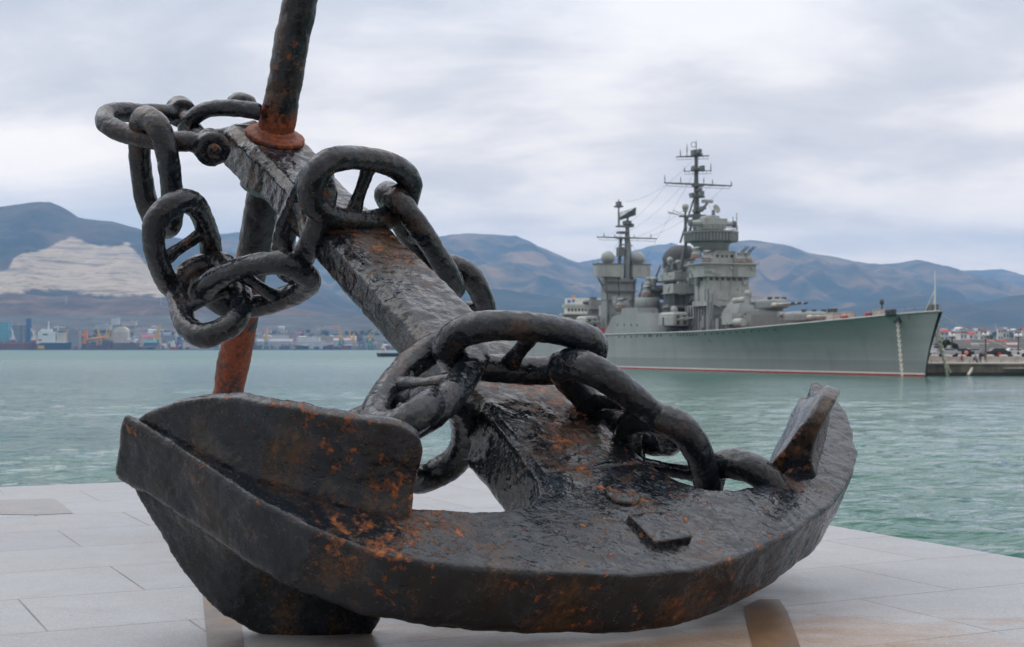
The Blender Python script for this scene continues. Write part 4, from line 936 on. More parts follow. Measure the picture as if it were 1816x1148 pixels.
# --- forward main turrets, three guns each
def main_turret(px0, px1, yt, yb, name, Lh, Wh):
    kc = (kpx(px0, 0) + kpx(px1, 0)) / 2; zb, zt = zpx(yb, kc), zpx(yt, kc); h = zt - zb; rt = empty(name); rt.parent = ship; rt.location = (kc, 0, zb)
    b = MB()
    pl = [(-Lh / 2, -Wh * 0.34), (-Lh / 2 + 2.2, -Wh / 2), (Lh / 2 - 1.0, -Wh / 2), (Lh / 2, -Wh * 0.38), (Lh / 2, Wh * 0.38), (Lh / 2 - 1.0, Wh / 2), (-Lh / 2 + 2.2, Wh / 2), (-Lh / 2, Wh * 0.34)]
    b.prism(pl, 0.25 * h, h * 0.75, 0); b.prism(pl, h * 0.75, h, 0, scale_top=0.86); b.cyl((0, 0, -2.5), (0, 0, h * 0.25), Wh * 0.46, Wh * 0.46, 24, 0)
    for y in (-Wh * 0.3, 0, Wh * 0.3): b.box((-Lh / 2 + 1.1, y, h + 0.12), (0.9, 0.7, 0.5), 1)
    b.tube([(2.4, -Wh / 2 - 0.7, h * 0.78), (2.4, Wh / 2 + 0.7, h * 0.78)], 0.5, 10, 0)
    o = b.build('gun_house', [G1, G3], rt); bv = o.modifiers.new('b', 'BEVEL'); bv.width = 0.18; bv.segments = 2
    for y in (-Wh * 0.27, 0, Wh * 0.27):
        g_ = MB(); x0 = -Lh / 2 + 0.6; g_.tube([(x0, y, h * 0.5), (x0 - 2.2, y, h * 0.52)], [0.42, 0.34], 12, 0); g_.tube([(x0 - 2.2, y, h * 0.52), (x0 - 7.4, y, h * 0.56)], [0.2, 0.15], 12, 1); g_.build('gun_barrel', [CREAM, G2], rt)
        g_ = MB(); g_.tube([(x0 - 7.4, y, h * 0.56), (x0 - 8.2, y, h * 0.565)], [0.22, 0.22], 12); g_.build('muzzle_cover', G3, rt)
    return rt
main_turret(1400, 1455, 553, 575, 'main_turret', 8.6, 6.4)
main_turret(1344, 1392, 531, 553, 'main_turret', 6.6, 4.8)
# barbette and sloped conning tower between the turrets and the bridge
q = MB(); p = loc(1366, 580, 0); q.cyl((p.x, 0, 7.3), (p.x, 0, zpx(553, p.x)), 4.4, 4.4, 24, 0); q.box((p.x + 2, 0, 8.9), (13, 12.5, 3.0), 0); part('barbette', q, G1)
q = MB(); k_ = kpx(1331, 0); q.prism([(k_ - 3, -4.4), (k_ + 4, -4.4), (k_ + 4, 4.4), (k_ - 3, 4.4)][::-1], zpx(558, k_), zpx(531, k_), 0, scale_top=0.62); greeble(q, k_ - 3, 7, 0, 8.0, zpx(558, k_), 7.3); q.cyl((k_, 0, 7.3), (k_, 0, zpx(558, k_)), 4.2, 4.2, 20, 0); q.box((k_ + 0.5, 0, zpx(557, k_) - 0.1), (9.5, 10.5, 0.2), 1)
part('conning_tower', q, [G1, DKG])
ballpost(1325.5, 520.5, 6, 532, 0)
q = MB(); k_ = kpx(1312, 3); p = loc(1303, 533.5, 5.5); q.tube([p, p + Vector((-4.5, 0, 0.1))], 0.55, 12); p = loc(1304, 572, 8); q.tube([p, p + Vector((-3.2, 0, 0))], 0.7, 12); p = loc(1300, 566, 7); q.box(p, (4, 2.6, 2.0)); part('deck_drums', q, G2)
q = MB()
for (px, py, w_, h_) in ((1249, 570, 12, 26), (1240, 578, 8, 20), (1262, 578, 10, 22), (1275, 575, 16, 26), (1290, 580, 10, 18), (1256, 548, 4, 70)):
    p = loc(px, py, 8.2); s_ = dpt(p.x, 8.2) / FPX; q.box((p.x + 1, p.y - 1, p.z), (1.6, w_ * s_, h_ * s_ * 0.8), 0); q.cyl((p.x, p.y, 7.3), (p.x, p.y, p.z + h_ * s_ * 0.5), 0.16, n=6, m=1)
p = loc(1257, 590, 8); q.tube([(p.x, p.y, 7.3), (p.x, p.y, zpx(535, p.x, 8))], [0.55, 0.35], 10, 0); q.tube([(p.x, p.y, zpx(537, p.x, 8)), (p.x + 3, p.y - 4, zpx(545, p.x, 8))], 0.2, 6, 0)
part('deck_lockers', q, [G1, DKG])
# forecastle gear: breakwater, white boxes, winches, post, jackstaff, railings
q = MB()
for (px, py, w_, mi) in ((1482, 563, 26, 0), (1505, 561.5, 10, 0), (1558, 557.5, 8, 0), (1476, 556, 6, 1)):
    q = MB(); p = loc(px, py, 2.5); s_ = dpt(p.x, 2.5) / FPX; q.box((p.x, p.y, p.z), (2.2, w_ * s_, 1.4), mi); q.box((p.x, p.y, p.z + 0.72), (2.4, w_ * s_ + 0.2, 0.1), mi); part('deck_locker', q, [CREAM, G3])
for px in (1497, 1540, 1576, 1583): q = MB(); p = loc(px, 561, 3.5); q.lathe([(0.6, -0.7), (0.5, -0.3), (0.6, 0.1), (0.6, 0.3), (0.2, 0.4)], 12, 1, (p.x, p.y, lerp_tab(ZD, p.x) + 0.5)); q.v = [(x, y, z) for x, y, z in q.v]; part('winch', q, [WHT, RED if px < 1560 else G3])
q = MB(); p = loc(1564, 548, 2); z0 = lerp_tab(ZD, p.x) - 0.2; q.cyl((p.x, p.y, z0), (p.x, p.y, zpx(539, p.x, 2)), 0.13, n=8); q.lathe([(0.2, 0), (0.36, 0.3), (0.36, 0.7), (0.1, 0.9)], 10, 0, (p.x, p.y, zpx(541, p.x, 2))); part('deck_lamp', q, G3)
q = MB(); kj = -2.6; z0 = lerp_tab(ZD, kj) - 0.2; zt = zpx(481, kj); q.tube([(kj, 0, z0), (kj, 0, zt)], [0.16, 0.06], 8, 0)
q.cyl((kj + 1.6, 0.8, z0), (kj, 0, z0 + 3.6), 0.09, n=6, m=0); q.cyl((kj + 1.6, -0.8, z0), (kj, 0, z0 + 3.6), 0.09, n=6, m=0); q.box((kj + 0.3, 0, z0 + 0.9), (0.7, 1.3, 0.9), 1); q.lathe([(0.5, 0), (0.7, 0.5), (0.4, 1.2)], 10, 1, (kj + 1.2, 0, z0)); part('jackstaff', q, [WHT, DKG])
q = MB()
for sgn in (1, -1):
    pts = []
    for i in range(34):
        k = -3.4 + i * 1.7; b_ = lerp_tab(BD, k + 4.2) - 0.15; pts.append(Vector((k, sgn * b_, lerp_tab(ZD, k))))
    for p in pts: q.cyl(p - Vector((0, 0, 0.2)), p + Vector((0, 0, 1.05)), 0.03, n=4)
    for h in (0.5, 1.05): q.tube([p + Vector((0, 0, h)) for p in pts], 0.016, 4)
part('railing', q, DKG)
# anchor bed cut into the bow flare
q = MB(); k_ = 4.5; q.box((3.6, side_b(3.6, 8.6) - 0.15, 8.75), (1.6, 0.7, 0.9)); part('hawse_hole', q, G3)
# mooring chains hanging from the bow
def hanging_chain(p0, p1, sag, name, label, r=0.16):
    mb = MB(); n = int((Vector(p1) - Vector(p0)).length / 0.40); p0, p1 = Vector(p0), Vector(p1)
    for i in range(n):
        t = (i + 0.5) / n; c = p0.lerp(p1, t) - Vector((0, 0, sag * 4 * t * (1 - t))); d = (p1 - p0).normalized()
        s = Vector((0, 0, 1)).cross(d); s = s.normalized() if s.length > 1e-3 else Vector((1, 0, 0)); s2 = s.cross(d); u = s if i % 2 else s2
        mb.tube([c + d * 0.30 * math.cos(a_) + u * 0.19 * math.sin(a_) for a_ in [2 * math.pi * j / 10 for j in range(10)]], 0.085, 6, closed=True)
    return tag(mb.build(name, CHW), label, 'chain')
CHW = paint('chain_white', (0.62, 0.58, 0.50), 0.7, 0.2, 1.5, ((0.3, 0.16, 0.06), 0.5))
W_ = lambda k, m, z: SM @ Vector((k, m, z))
hanging_chain(W_(3.4, side_b(3.4, 8.4) + 0.25, 8.4), at(1600, 668.5, 222), 0.15, 'mooring_chain', 'pale mooring chain hanging down the near side of the warship bow')
hanging_chain(W_(0.2, -2.4, 8.3), at(1680, 667, 229), 0.5, 'mooring_chain', 'pale mooring chain slanting from the bow across the pier face')
hanging_chain(W_(4.0, -4.2, 8.2), at(1686, 662, 231), 0.8, 'mooring_chain', 'shorter weathered mooring chain behind the other two at the bow')

# ------------------------------------------------------------------ hills and far shore
def hill_mat(name, cols, scale, q=None, bump=0.6):
    k = NT(name); v = k.geo()
    a = k.noise(v, scale, 6, 0.6, 0.6); b = k.noise(v, scale * 5, 5, 0.6); c_ = k.noise(k.geo(scale=(1, 1, 2.2)), scale * 0.5, 4, 0.55, 0.8)
    c = k.ramp(a, [(0.3, cols[0]), (0.48, cols[1]), (0.62, cols[2]), (0.74, cols[3])])
    c = k.mix(k.ramp(b, [(0.45, 0.0), (0.7, 0.55)]), c, cols[0])
    c = k.mix(k.ramp(c_, [(0.5, 0.0), (0.66, 0.6)]), c, cols[3])
    if q:
        at_ = k.node('ShaderNodeAttribute', attribute_name='quarry')
        st = k.noise(k.geo(scale=(0.0035, 0.0035, 0.05)), 1.0, 7, 0.72); pt = k.noise(v, 0.006, 5)
        qc = k.ramp(st, [(0.38, (0.20, 0.155, 0.11)), (0.5, (0.52, 0.41, 0.28)), (0.62, (0.28, 0.22, 0.16))])
        qc = k.mix(k.ramp(pt, [(0.5, 0.0), (0.72, 0.5)]), qc, (0.36, 0.32, 0.27))
        edge = k.math('ADD', at_.outputs['Fac'], k.math('MULTIPLY', k.math('SUBTRACT', k.noise(v, 0.012, 6, 0.65), 0.5), 0.9))
        c = k.mix(k.ramp(edge, [(0.44, 0.0), (0.60, 1.0)]), c, qc)
    h = k.math('ADD', a, k.math('MULTIPLY', b, 0.4))
    return k.fin(c, 0.95, k.bump(h, bump, 0.12 / scale), spec=0.1)
def inpoly(p, poly):
    r = False; j = len(poly) - 1
    for i in range(len(poly)):
        (xi, yi), (xj, yj) = poly[i], poly[j]
        if (yi > p[1]) != (yj > p[1]) and p[0] < (xj - xi) * (p[1] - yi) / (yj - yi) + xi: r = not r
        j = i
    return r
def pdist(p, poly):
    d = 1e9; P = Vector(p)
    for i in range(len(poly)):
        a, b = Vector(poly[i - 1]), Vector(poly[i]); t = max(0, min(1, (P - a).dot(b - a) / max((b - a).length_squared, 1e-9))); d = min(d, (P - a - (b - a) * t).length)
    return d
def ridge(name, crest, D, run, mat, foot=0.0, nx=260, nv=46, gul=0.16, lam=420.0, power=1.25, seed=0, quarry=None, rough=0.05):
    """a range of hills: its crest seen along crest[], falling towards the water over run metres, with spurs and gullies"""
    xs = [((px - CX) / FPX * D, CAM_H - (py - CY) / FPX * D) for px, py in crest]
    x0, x1 = xs[0][0], xs[-1][0]; vs = []; fs = []; qa = []
    for i in range(nx + 1):
        X = x0 + (x1 - x0) * i / nx
        zc = lerp_tab(xs, X) if X > xs[0][0] else xs[0][1]
        zc += (mn.noise(Vector((X / 130 + seed, 3.1, 0))) * 0.6 + mn.noise(Vector((X / 45 + seed, 7.1, 0))) * 0.35) * zc * rough * 0.35
        for j in range(nv + 1):
            t = j / nv
            if t < 0.80:
                w_ = 1 - t / 0.80                        # 1 at the foot, 0 at the crest
                Y = D - run * w_
                wx = X + 90 * mn.noise(Vector((X / 500, Y / 500, seed + 9)))
                g_ = 1 - abs(mn.noise(Vector((wx / lam + seed, Y / (lam * 3.2), seed)))) * 2.0
                g2 = 1 - abs(mn.noise(Vector((wx / (lam * 0.37) + seed, Y / (lam * 1.3), seed + 5)))) * 2.0
                sh = (1 - w_) ** power
                z = foot + (zc - foot) * sh + (zc - foot) * gul * (g_ - 0.5 + 0.45 * (g2 - 0.5)) * 4 * w_ * (1 - w_) * (0.35 + 0.65 * (1 - w_))
                z += (zc - foot) * rough * mn.fractal(Vector((X / 160, Y / 160, seed)), 1.0, 2.0, 5) * min(1, 4 * w_)
            else:
                u = (t - 0.80) / 0.20; Y = D + u * run * 0.6; z = foot + (zc - foot) * (1 - u * u)
            if quarry:
                pj = (CX + FPX * X / Y, CY - FPX * (z - CAM_H) / Y); ins = inpoly(pj, quarry); dd = pdist(pj, quarry)
                f_ = 0.5 + 0.5 * min(1, dd / 14) * (1 if ins else -1)
                if ins and t < 0.8:
                    st = 17.0; zz = math.floor(z / st) * st + st * min(1, max(0, (z / st - math.floor(z / st)) * 2.2)); z = z + (zz - z) * min(1, dd / 6)
                qa.append(f_)
            vs.append((X, Y, max(z, -1.0)))
    for i in range(nx):
        for j in range(nv): a = i * (nv + 1) + j; fs.append((a, a + nv + 1, a + nv + 2, a + 1))
    me = bpy.data.meshes.new(name); me.from_pydata(vs, [], fs); me.materials.append(mat)
    for p in me.polygons: p.use_smooth = True
    if quarry:
        a_ = me.attributes.new('quarry', 'FLOAT', 'POINT'); a_.data.foreach_set('value', qa)
    o = bpy.data.objects.new(name, me); COL.objects.link(o); tag(o, kind='structure'); return o
MF = hill_mat('far_hill_cover', [(0.02, 0.034, 0.022), (0.05, 0.056, 0.034), (0.20, 0.125, 0.055), (0.34, 0.21, 0.095)], 0.0034)
ML = hill_mat('quarry_hill_cover', [(0.022, 0.03, 0.024), (0.042, 0.044, 0.036), (0.085, 0.066, 0.05), (0.15, 0.112, 0.08)], 0.0045, True)
MB_ = hill_mat('low_hill_cover', [(0.036, 0.032, 0.024), (0.075, 0.052, 0.04), (0.12, 0.076, 0.052), (0.21, 0.14, 0.09)], 0.009)
MD = hill_mat('dark_hill_cover', [(0.016, 0.026, 0.017), (0.03, 0.04, 0.024), (0.06, 0.055, 0.03), (0.085, 0.07, 0.04)], 0.006)
ridge('far_hills', [(900, 470), (1000, 468), (1050, 461), (1100, 452), (1150, 437), (1192, 430), (1222, 440), (1290, 462), (1500, 478), (1600, 476), (1680, 480), (1742, 479), (1782, 477), (1816, 487), (1900, 505), (2050, 530)], 11200, 2600, MF, 20, seed=1.3, gul=0.26)
ridge('hills', [(250, 440), (350, 420), (420, 412), (490, 424), (560, 436), (640, 447), (700, 441), (765, 424), (795, 416), (830, 413.5), (880, 417), (915, 419), (940, 429), (975, 445), (1010, 461), (1060, 476), (1120, 492), (1190, 466), (1250, 436), (1300, 428), (1330, 426), (1365, 430), (1400, 436), (1440, 450), (1480, 456), (1530, 466), (1560, 469), (1595, 466), (1625, 461), (1648, 465), (1680, 479), (1730, 497), (1816, 522), (1950, 560)], 8600, 3600, MF, 10, nx=340, nv=60, seed=4.1, gul=0.3, lam=520)
QUARRY = [(128, 420), (142, 424), (160, 432), (195, 437), (226, 433), (243, 450), (262, 470), (283, 487), (300, 510), (318, 522), (300, 528), (262, 524), (240, 527), (190, 526), (140, 520), (96, 516), (60, 512), (38, 520), (-20, 524), (-20, 478), (10, 482), (24, 460), (60, 447), (92, 436), (112, 427)]
ridge('quarry_hill', [(-1500, 470), (-1100, 430), (-800, 452), (-500, 420), (-300, 405), (-160, 385), (-60, 374), (0, 367), (45, 361), (70, 357.5), (88, 357.5), (105, 366), (132, 384), (150, 388), (200, 394), (240, 404), (275, 416), (330, 424), (420, 452), (520, 490), (640, 540), (760, 580)], 5600, 1750, ML, 60, nx=760, nv=90, gul=0.16, lam=300, power=1.05, seed=2.2, quarry=QUARRY, rough=0.03)
ridge('low_hills', [(-1700, 560), (-1200, 545), (-800, 556), (-400, 535), (-120, 522), (-40, 524), (30, 521), (90, 527), (140, 524), (190, 532), (240, 526), (300, 533), (370, 530), (430, 556), (470, 548), (520, 546), (570, 554), (620, 566), (680, 580), (760, 574), (840, 566), (920, 572), (1000, 580), (1120, 590)], 3950, 780, MB_, 16, nx=520, nv=44, gul=0.14, lam=150, power=1.0, seed=6.4)
ridge('dark_hills', [(560, 560), (700, 520), (800, 506), (900, 514), (1000, 530), (1100, 548), (1300, 560), (1420, 560), (1500, 546), (1570, 532), (1640, 524), (1720, 540), (1770, 531), (1816, 522), (1880, 518), (2000, 530)], 5600, 1900, MD, 14, nx=260, nv=44, gul=0.14, lam=260, seed=8.8)
# the low land that carries the town: rises gently from the far quays
def landz(X, Y, D0=2860):
    return 1.6 + max(0, Y - D0 - 60) * 0.025 + max(0, Y - D0 - 170) * 0.125 + 2.0 * mn.noise(Vector((X / 90, Y / 90, 0)))* min(1, max(0, Y - D0 - 80) / 100)
GROUND = hill_mat('town_ground', [(0.05, 0.048, 0.04), (0.085, 0.08, 0.068), (0.12, 0.11, 0.095), (0.16, 0.145, 0.125)], 0.02, bump=0.1)
def sheet(name, x0, x1, y0, y1, fz, nx, ny, mat):
    vs = [(x0 + (x1 - x0) * i / nx, y0 + (y1 - y0) * j / ny, 0) for i in range(nx + 1) for j in range(ny + 1)]
    vs = [(x, y, fz(x, y)) for x, y, _ in vs]; fs = [(i * (ny + 1) + j, (i + 1) * (ny + 1) + j, (i + 1) * (ny + 1) + j + 1, i * (ny + 1) + j + 1) for i in range(nx) for j in range(ny)]
    k = len(vs); vs += [(x0 + (x1 - x0) * i / nx, y0, -0.8) for i in range(nx + 1)]
    fs += [(i * (ny + 1), k + i, k + i + 1, (i + 1) * (ny + 1)) for i in range(nx)]
    me = bpy.data.meshes.new(name); me.from_pydata(vs, [], fs); me.materials.append(mat)
    o = bpy.data.objects.new(name, me); COL.objects.link(o); tag(o, kind='structure')
sheet('far_shore', -2700, 700, 2862, 3560, lambda x, y: landz(x, y), 90, 30, GROUND)
def landr(X, Y): return 3.0 + max(0, Y - 420) * 0.0104 + 1.2 * mn.noise(Vector((X / 70, Y / 70, 4))) * min(1, max(0, Y - 500) / 200)
sheet('town_slope', 105, 2200, 400, 4300, landr, 50, 80, GROUND)

# ------------------------------------------------------------------ far harbour: buildings, trees, cranes, ships
PAL = {'white': (0.66, 0.64, 0.60), 'cream': (0.58, 0.50, 0.38), 'grey': (0.30, 0.30, 0.30), 'pale': (0.50, 0.50, 0.48), 'sand': (0.46, 0.36, 0.25), 'brown': (0.15, 0.075, 0.055), 'rust': (0.17, 0.045, 0.03), 'blue': (0.05, 0.10, 0.22), 'teal': (0.14, 0.40, 0.46), 'red': (0.38, 0.04, 0.035), 'dark': (0.045, 0.045, 0.05), 'green': (0.05, 0.22, 0.15), 'yellow': (0.66, 0.37, 0.02), 'orange': (0.66, 0.22, 0.01), 'pink': (0.45, 0.30, 0.27), 'navy': (0.02, 0.03, 0.06)}
PM = {k: paint('wall_' + k, c, 0.8, 0.14, 0.08) for k, c in PAL.items()}
WIN = paint('town_window', (0.06, 0.07, 0.085), 0.3)
def building(px, yt, wpx, col, D, roof='flat', roofcol='grey', fz=None, depth=None, label='', group='', yb=None, rz=0.0):
    X = (px - CX) / FPX * D; zb = (fz or landz)(X, D) - 0.6
    if yb is not None: zb = CAM_H - (yb - CY) / FPX * D
    zt = CAM_H - (yt - CY) / FPX * D; W = wpx / FPX * D; H = max(zt - zb, 2.2); dp = depth or max(8.0, min(W * 0.7, 24))
    q = MB(); q.box((0, 0, H / 2), (W, dp, H), 0)
    if roof == 'gable':
        q.add([(-W / 2 - 0.5, -dp / 2 - 0.5, H), (W / 2 + 0.5, -dp / 2 - 0.5, H), (W / 2 + 0.5, dp / 2 + 0.5, H), (-W / 2 - 0.5, dp / 2 + 0.5, H), (-W / 2 - 0.5, 0, H + dp * 0.22), (W / 2 + 0.5, 0, H + dp * 0.22)], [(0, 1, 5, 4), (2, 3, 4, 5), (1, 2, 5), (3, 0, 4), (3, 2, 1, 0)], 1)
    elif roof == 'vault':
        n = 10; vs = []
        for s in (-dp / 2, dp / 2): vs += [(W / 2 * math.cos(math.pi * i / n), s, H + H * 0.55 * math.sin(math.pi * i / n)) for i in range(n + 1)]
        q.add(vs, [(i, i + 1, n + 2 + i, n + 1 + i) for i in range(n)] + [tuple(range(n + 1))[::-1], tuple(range(n + 1, 2 * n + 2))], 0)
    else:
        q.box((0, 0, H + 0.25), (W + 0.8, dp + 0.8, 0.5), 1)
        if W > 12: q.box((W * 0.22, 0, H + 1.3), (W * 0.14, dp * 0.3, 1.8), 1)
    nf = max(1, int(H / 3.6)); ncol = max(2, min(16, int(W / 4)))
    for f in range(nf):
        for c_ in range(ncol): q.box((W * ((c_ + 0.5) / ncol - 0.5), -dp / 2 - 0.03, H * (f + 0.55) / nf), (W / ncol * 0.45, 0.12, H / nf * 0.42), 2)
    o = q.build('building', [PM[col], PM[roofcol], WIN]); o.location = (X, D, zb); o.rotation_euler = (0, 0, rz)
    return tag(o, label, 'building', group or None)
B_ = building
G_ = 'harbour buildings on the far shore'
named = [
 (556, 607, 66, 'white', 2885, 'flat', 'pale', 'long white harbour warehouse, the widest one on the far quay'),
 (548, 598, 38, 'white', 2925, 'flat', 'pale', 'upper white hall stepping up behind the widest quay warehouse'),
 (488, 606, 62, 'pale', 2890, 'gable', 'grey', 'pale grey shed with pitched roof left of the widest quay warehouse'),
 (500, 594, 32, 'white', 3010, 'flat', 'grey', 'white two storey block above the pale grey quay shed'),
 (520, 592, 14, 'pink', 2990, 'flat', 'grey', 'small pinkish block beside the white two storey block'),
 (348, 607, 44, 'cream', 2885, 'flat', 'sand', 'broad cream warehouse on the far quay beside the leaning bar'),
 (216, 589, 25, 'cream', 2935, 'vault', 'cream', 'cream hall with a rounded roof beyond the orange crane', 606),
 (222, 603, 34, 'white', 2895, 'flat', 'white', 'white office with dark window band below the rounded hall'),
 (224, 609, 42, 'brown', 2872, 'flat', 'rust', 'dark brown quay store in front of the white office'),
 (4, 573, 26, 'teal', 2890, 'flat', 'teal', 'turquoise clad silo house at the far left of the quay'),
 (30, 577, 13, 'grey', 2905, 'flat', 'pale', 'grey concrete silo block beside the turquoise house'),
 (43, 577, 10, 'grey', 2907, 'flat', 'pale', 'narrow grey silo block next to the dark blue tower'),
 (51, 566, 7, 'blue', 2900, 'flat', 'blue', 'tall narrow dark blue silo tower near the left end'),
 (205, 565, 14, 'white', 3390, 'flat', 'white', 'white hillside house with stepped roof above the rounded hall'),
 (230, 570, 24, 'cream', 3370, 'flat', 'cream', 'long cream hillside building with a yellow end'),
 (184, 577, 26, 'pale', 3290, 'flat', 'white', 'pale hillside terrace left of the cream hillside building'),
 (612, 604, 40, 'pale', 3000, 'gable', 'pink', 'pale hall with pinkish roof under the paired yellow cranes'),
 (655, 609, 48, 'sand', 2950, 'flat', 'pale', 'sandy long shed beside the green footed crane'),
 (590, 597, 52, 'sand', 3080, 'flat', 'white', 'sandy flat roofed hall on the slope behind the quay cranes'),
 (434, 588, 16, 'pink', 3060, 'flat', 'white', 'pink block of flats beside the rusty leaning bar'),
 (130, 586, 24, 'grey', 2960, 'flat', 'grey', 'grey concrete works behind the white superstructure of the ship'),
 (262, 598, 26, 'pale', 2960, 'gable', 'red', 'pale shed with a red roof right of the white office'),
 (268, 608, 22, 'blue', 2880, 'gable', 'green', 'low blue grey workshop with greenish roof on the quay'),
 (190, 605, 16, 'brown', 2890, 'flat', 'grey', 'brown bunker house at the tail of the orange crane'),
 (180, 613, 40, 'rust', 2870, 'flat', 'dark', 'low rusty quay shed with dark roof under the orange crane'),
]
for (px, yt, wp, cl, D, rf, rc, lb, *yb_) in named: B_(px, yt, wp, cl, D, rf, rc, label=lb, group=G_, yb=yb_[0] if yb_ else None)
rb = random.Random(11)
HZ = [('small white houses on the slope behind the far quays', 'white'), ('small cream houses on the slope behind the far quays', 'cream'), ('small pale grey houses on the slope behind the far quays', 'pale')]
for i in range(150):
    g, cl = HZ[rb.randrange(3)]; D = rb.choice([2950, 3010, 3080, 3150, 3230, 3300]) + rb.uniform(-20, 20)
    px = rb.uniform(236, 440) if i % 3 else rb.uniform(430, 760)
    X = (px - CX) / FPX * D; H = rb.uniform(3.5, 8); yt = CY - (landz(X, D) + H - CAM_H) / D * FPX
    B_(px, yt, rb.uniform(6, 15), cl, D, rb.choice(['flat', 'gable', 'gable']), rb.choice(['grey', 'red', 'brown', 'pale', 'white']), label='small %s house among others behind the far harbour quays' % {'white': 'white', 'cream': 'cream', 'pale': 'pale grey'}[cl], group=g, depth=9, rz=rb.uniform(-0.3, 0.3))
for i in range(60):                       # low quayside sheds, containers and heaps along the waterfront
    D = rb.uniform(2866, 2884); px = rb.uniform(120, 700); cl = rb.choice(['brown', 'rust', 'blue', 'dark', 'grey', 'sand', 'navy', 'red'])
    X = (px - CX) / FPX * D; H = rb.uniform(3, 8); yt = CY - (landz(X, D) + H - CAM_H) / D * FPX
    B_(px, yt, rb.uniform(5, 16), cl, D, rb.choice(['flat', 'gable']), rb.choice(['dark', 'grey', 'rust', 'brown']), label='low %s shed among the clutter along the far waterfront' % cl, group='low %s sheds on the far waterfront' % cl, depth=8)
# far trees: countless small crowns along the slope, one mass
LEAF = [paint('far_foliage', (0.045, 0.072, 0.035), 0.9, 0.35, 0.05), paint('far_foliage_autumn', (0.085, 0.065, 0.022), 0.9, 0.3, 0.05)]
def clump(q, c, r, n, rnd, sz=0.34):
    for i in range(n):
        d = Vector((rnd.gauss(0, 1), rnd.gauss(0, 1), rnd.gauss(0, 0.8))); d = d.normalized() * r * rnd.random() ** 0.4; p = Vector(c) + d
        n_ = Vector((rnd.gauss(0, 1), rnd.gauss(0, 1), rnd.gauss(0, 1))).normalized(); u = n_.orthogonal().normalized(); v_ = n_.cross(u); s = r * sz * rnd.uniform(0.6, 1.3)
        q.add([p + u * s, p + v_ * s * 0.7, p - u * s, p - v_ * s * 0.7], [(0, 1, 2, 3)], 0 if rnd.random() < 0.75 else 1)
q = MB()
for i in range(620):
    D = rb.uniform(2960, 3260); px = rb.uniform(-30, 780); X = (px - CX) / FPX * D
    if mn.noise(Vector((X / 60, D / 60, 2))) < -0.05: continue
    r = rb.uniform(3.0, 7.0); clump(q, (X, D, landz(X, D) + r * 0.4), r, 40, rb, 0.42)
tag(q.build('far_woods', LEAF), 'dark green trees scattered between the houses on the far shore', 'trees', kind='stuff')
# quay cranes
def crane(px, ybase, ytop, jib, D, cb, cj, label, lean=0.0, legs=True, zb=None):
    X = (px - CX) / FPX * D; z0 = landz(X, D) if zb is None else zb; s = D / FPX; H = (ybase - ytop) * s
    rt = empty('harbour_crane', (X, D, z0)); tag(rt, label, 'crane')
    b = MB(); hb = H * 0.42
    for sx_ in (-1, 1):
        for sy_ in (-1, 1): b.tube([(sx_ * H * 0.17, sy_ * H * 0.15, 0), (sx_ * H * 0.06, sy_ * H * 0.05, hb)], [H * 0.036, H * 0.030], 6)
    for z in (0.35, 0.7): b.tube([(-H * 0.17 * (1 - z * 0.65), 0, hb * z), (H * 0.17 * (1 - z * 0.65), 0, hb * z)], H * 0.018, 5)
    b.box((0, 0, hb), (H * 0.16, H * 0.14, H * 0.03)); b.build('portal', PM[cb], rt)
    c = MB(); c.box((-H * 0.03, 0, hb + H * 0.075), (H * 0.17, H * 0.11, H * 0.12)); c.box((-H * 0.11, 0, hb + H * 0.05), (H * 0.08, H * 0.1, H * 0.07)); c.build('cab', PM[cj], rt)
    j = MB(); A = Vector((0, 0, hb + H * 0.12)); tip = Vector((jib * s, 0, H)); ap = Vector((-H * 0.02, 0, H * 0.86))
    for y in (-0.03, 0.03): j.tube([A + Vector((0.02 * H, y * H, 0)), tip], [H * 0.026, H * 0.017], 5)
    j.tube([A + Vector((-0.05 * H, 0, 0)), ap], [H * 0.03, H * 0.022], 5); j.tube([ap, tip], H * 0.008, 4); j.tube([ap, A + Vector((-0.14 * H, 0, 0))], H * 0.01, 4)
    for i in range(1, 9):
        t = i / 9; P = A.lerp(tip, t); j.tube([P + Vector((0, -0.03 * H * (1 - t * 0.7), 0)), P + Vector((0.02 * H, 0.03 * H * (1 - t * 0.7), 0.01 * H))], H * 0.006, 4)
    j.build('jib', PM[cj], rt)
    return rt
crane(606, 618, 578, -8, 2875, 'green', 'yellow', 'yellow quay crane with green legs, jib leaning left, beside the paired cranes')
crane(622, 606, 576, -2, 3000, 'yellow', 'yellow', 'left of two upright yellow cranes standing close together')
crane(627, 606, 576, 2, 2990, 'yellow', 'yellow', 'right of two upright yellow cranes standing close together')
crane(641, 619, 583, 6, 2872, 'blue', 'rust', 'dark blue harbour crane with a reddish jib')
crane(657, 620, 586, 9, 2868, 'green', 'yellow', 'turquoise footed crane with yellow jib beside the shank')
crane(473, 618, 580, 1, 2870, 'grey', 'yellow', 'upright ochre crane on a grey portal left of the warehouses')
crane(177, 605, 566, -6, 2890, 'yellow', 'yellow', 'thin yellow crane right of the orange bulk loader')
crane(191, 606, 565, 6, 2895, 'green', 'yellow', 'thin yellow crane with a green cab behind the orange loader')
crane(200, 606, 568, 2, 2900, 'yellow', 'sand', 'upright sand coloured crane right of the green cabbed one')
crane(84, 604, 566, -8, 2900, 'grey', 'yellow', 'bright yellow crane jib rising above the white ship bridge')
crane(117, 606, 570, 4, 2905, 'grey', 'yellow', 'yellow crane with a forked jib behind the ship funnel')
crane(64, 612, 572, -6, 2885, 'grey', 'sand', 'dull yellow crane left of the white ship bridge')
crane(24, 612, 574, -5, 2868, 'red', 'white', 'white jibbed deck crane on a red post, the left one')
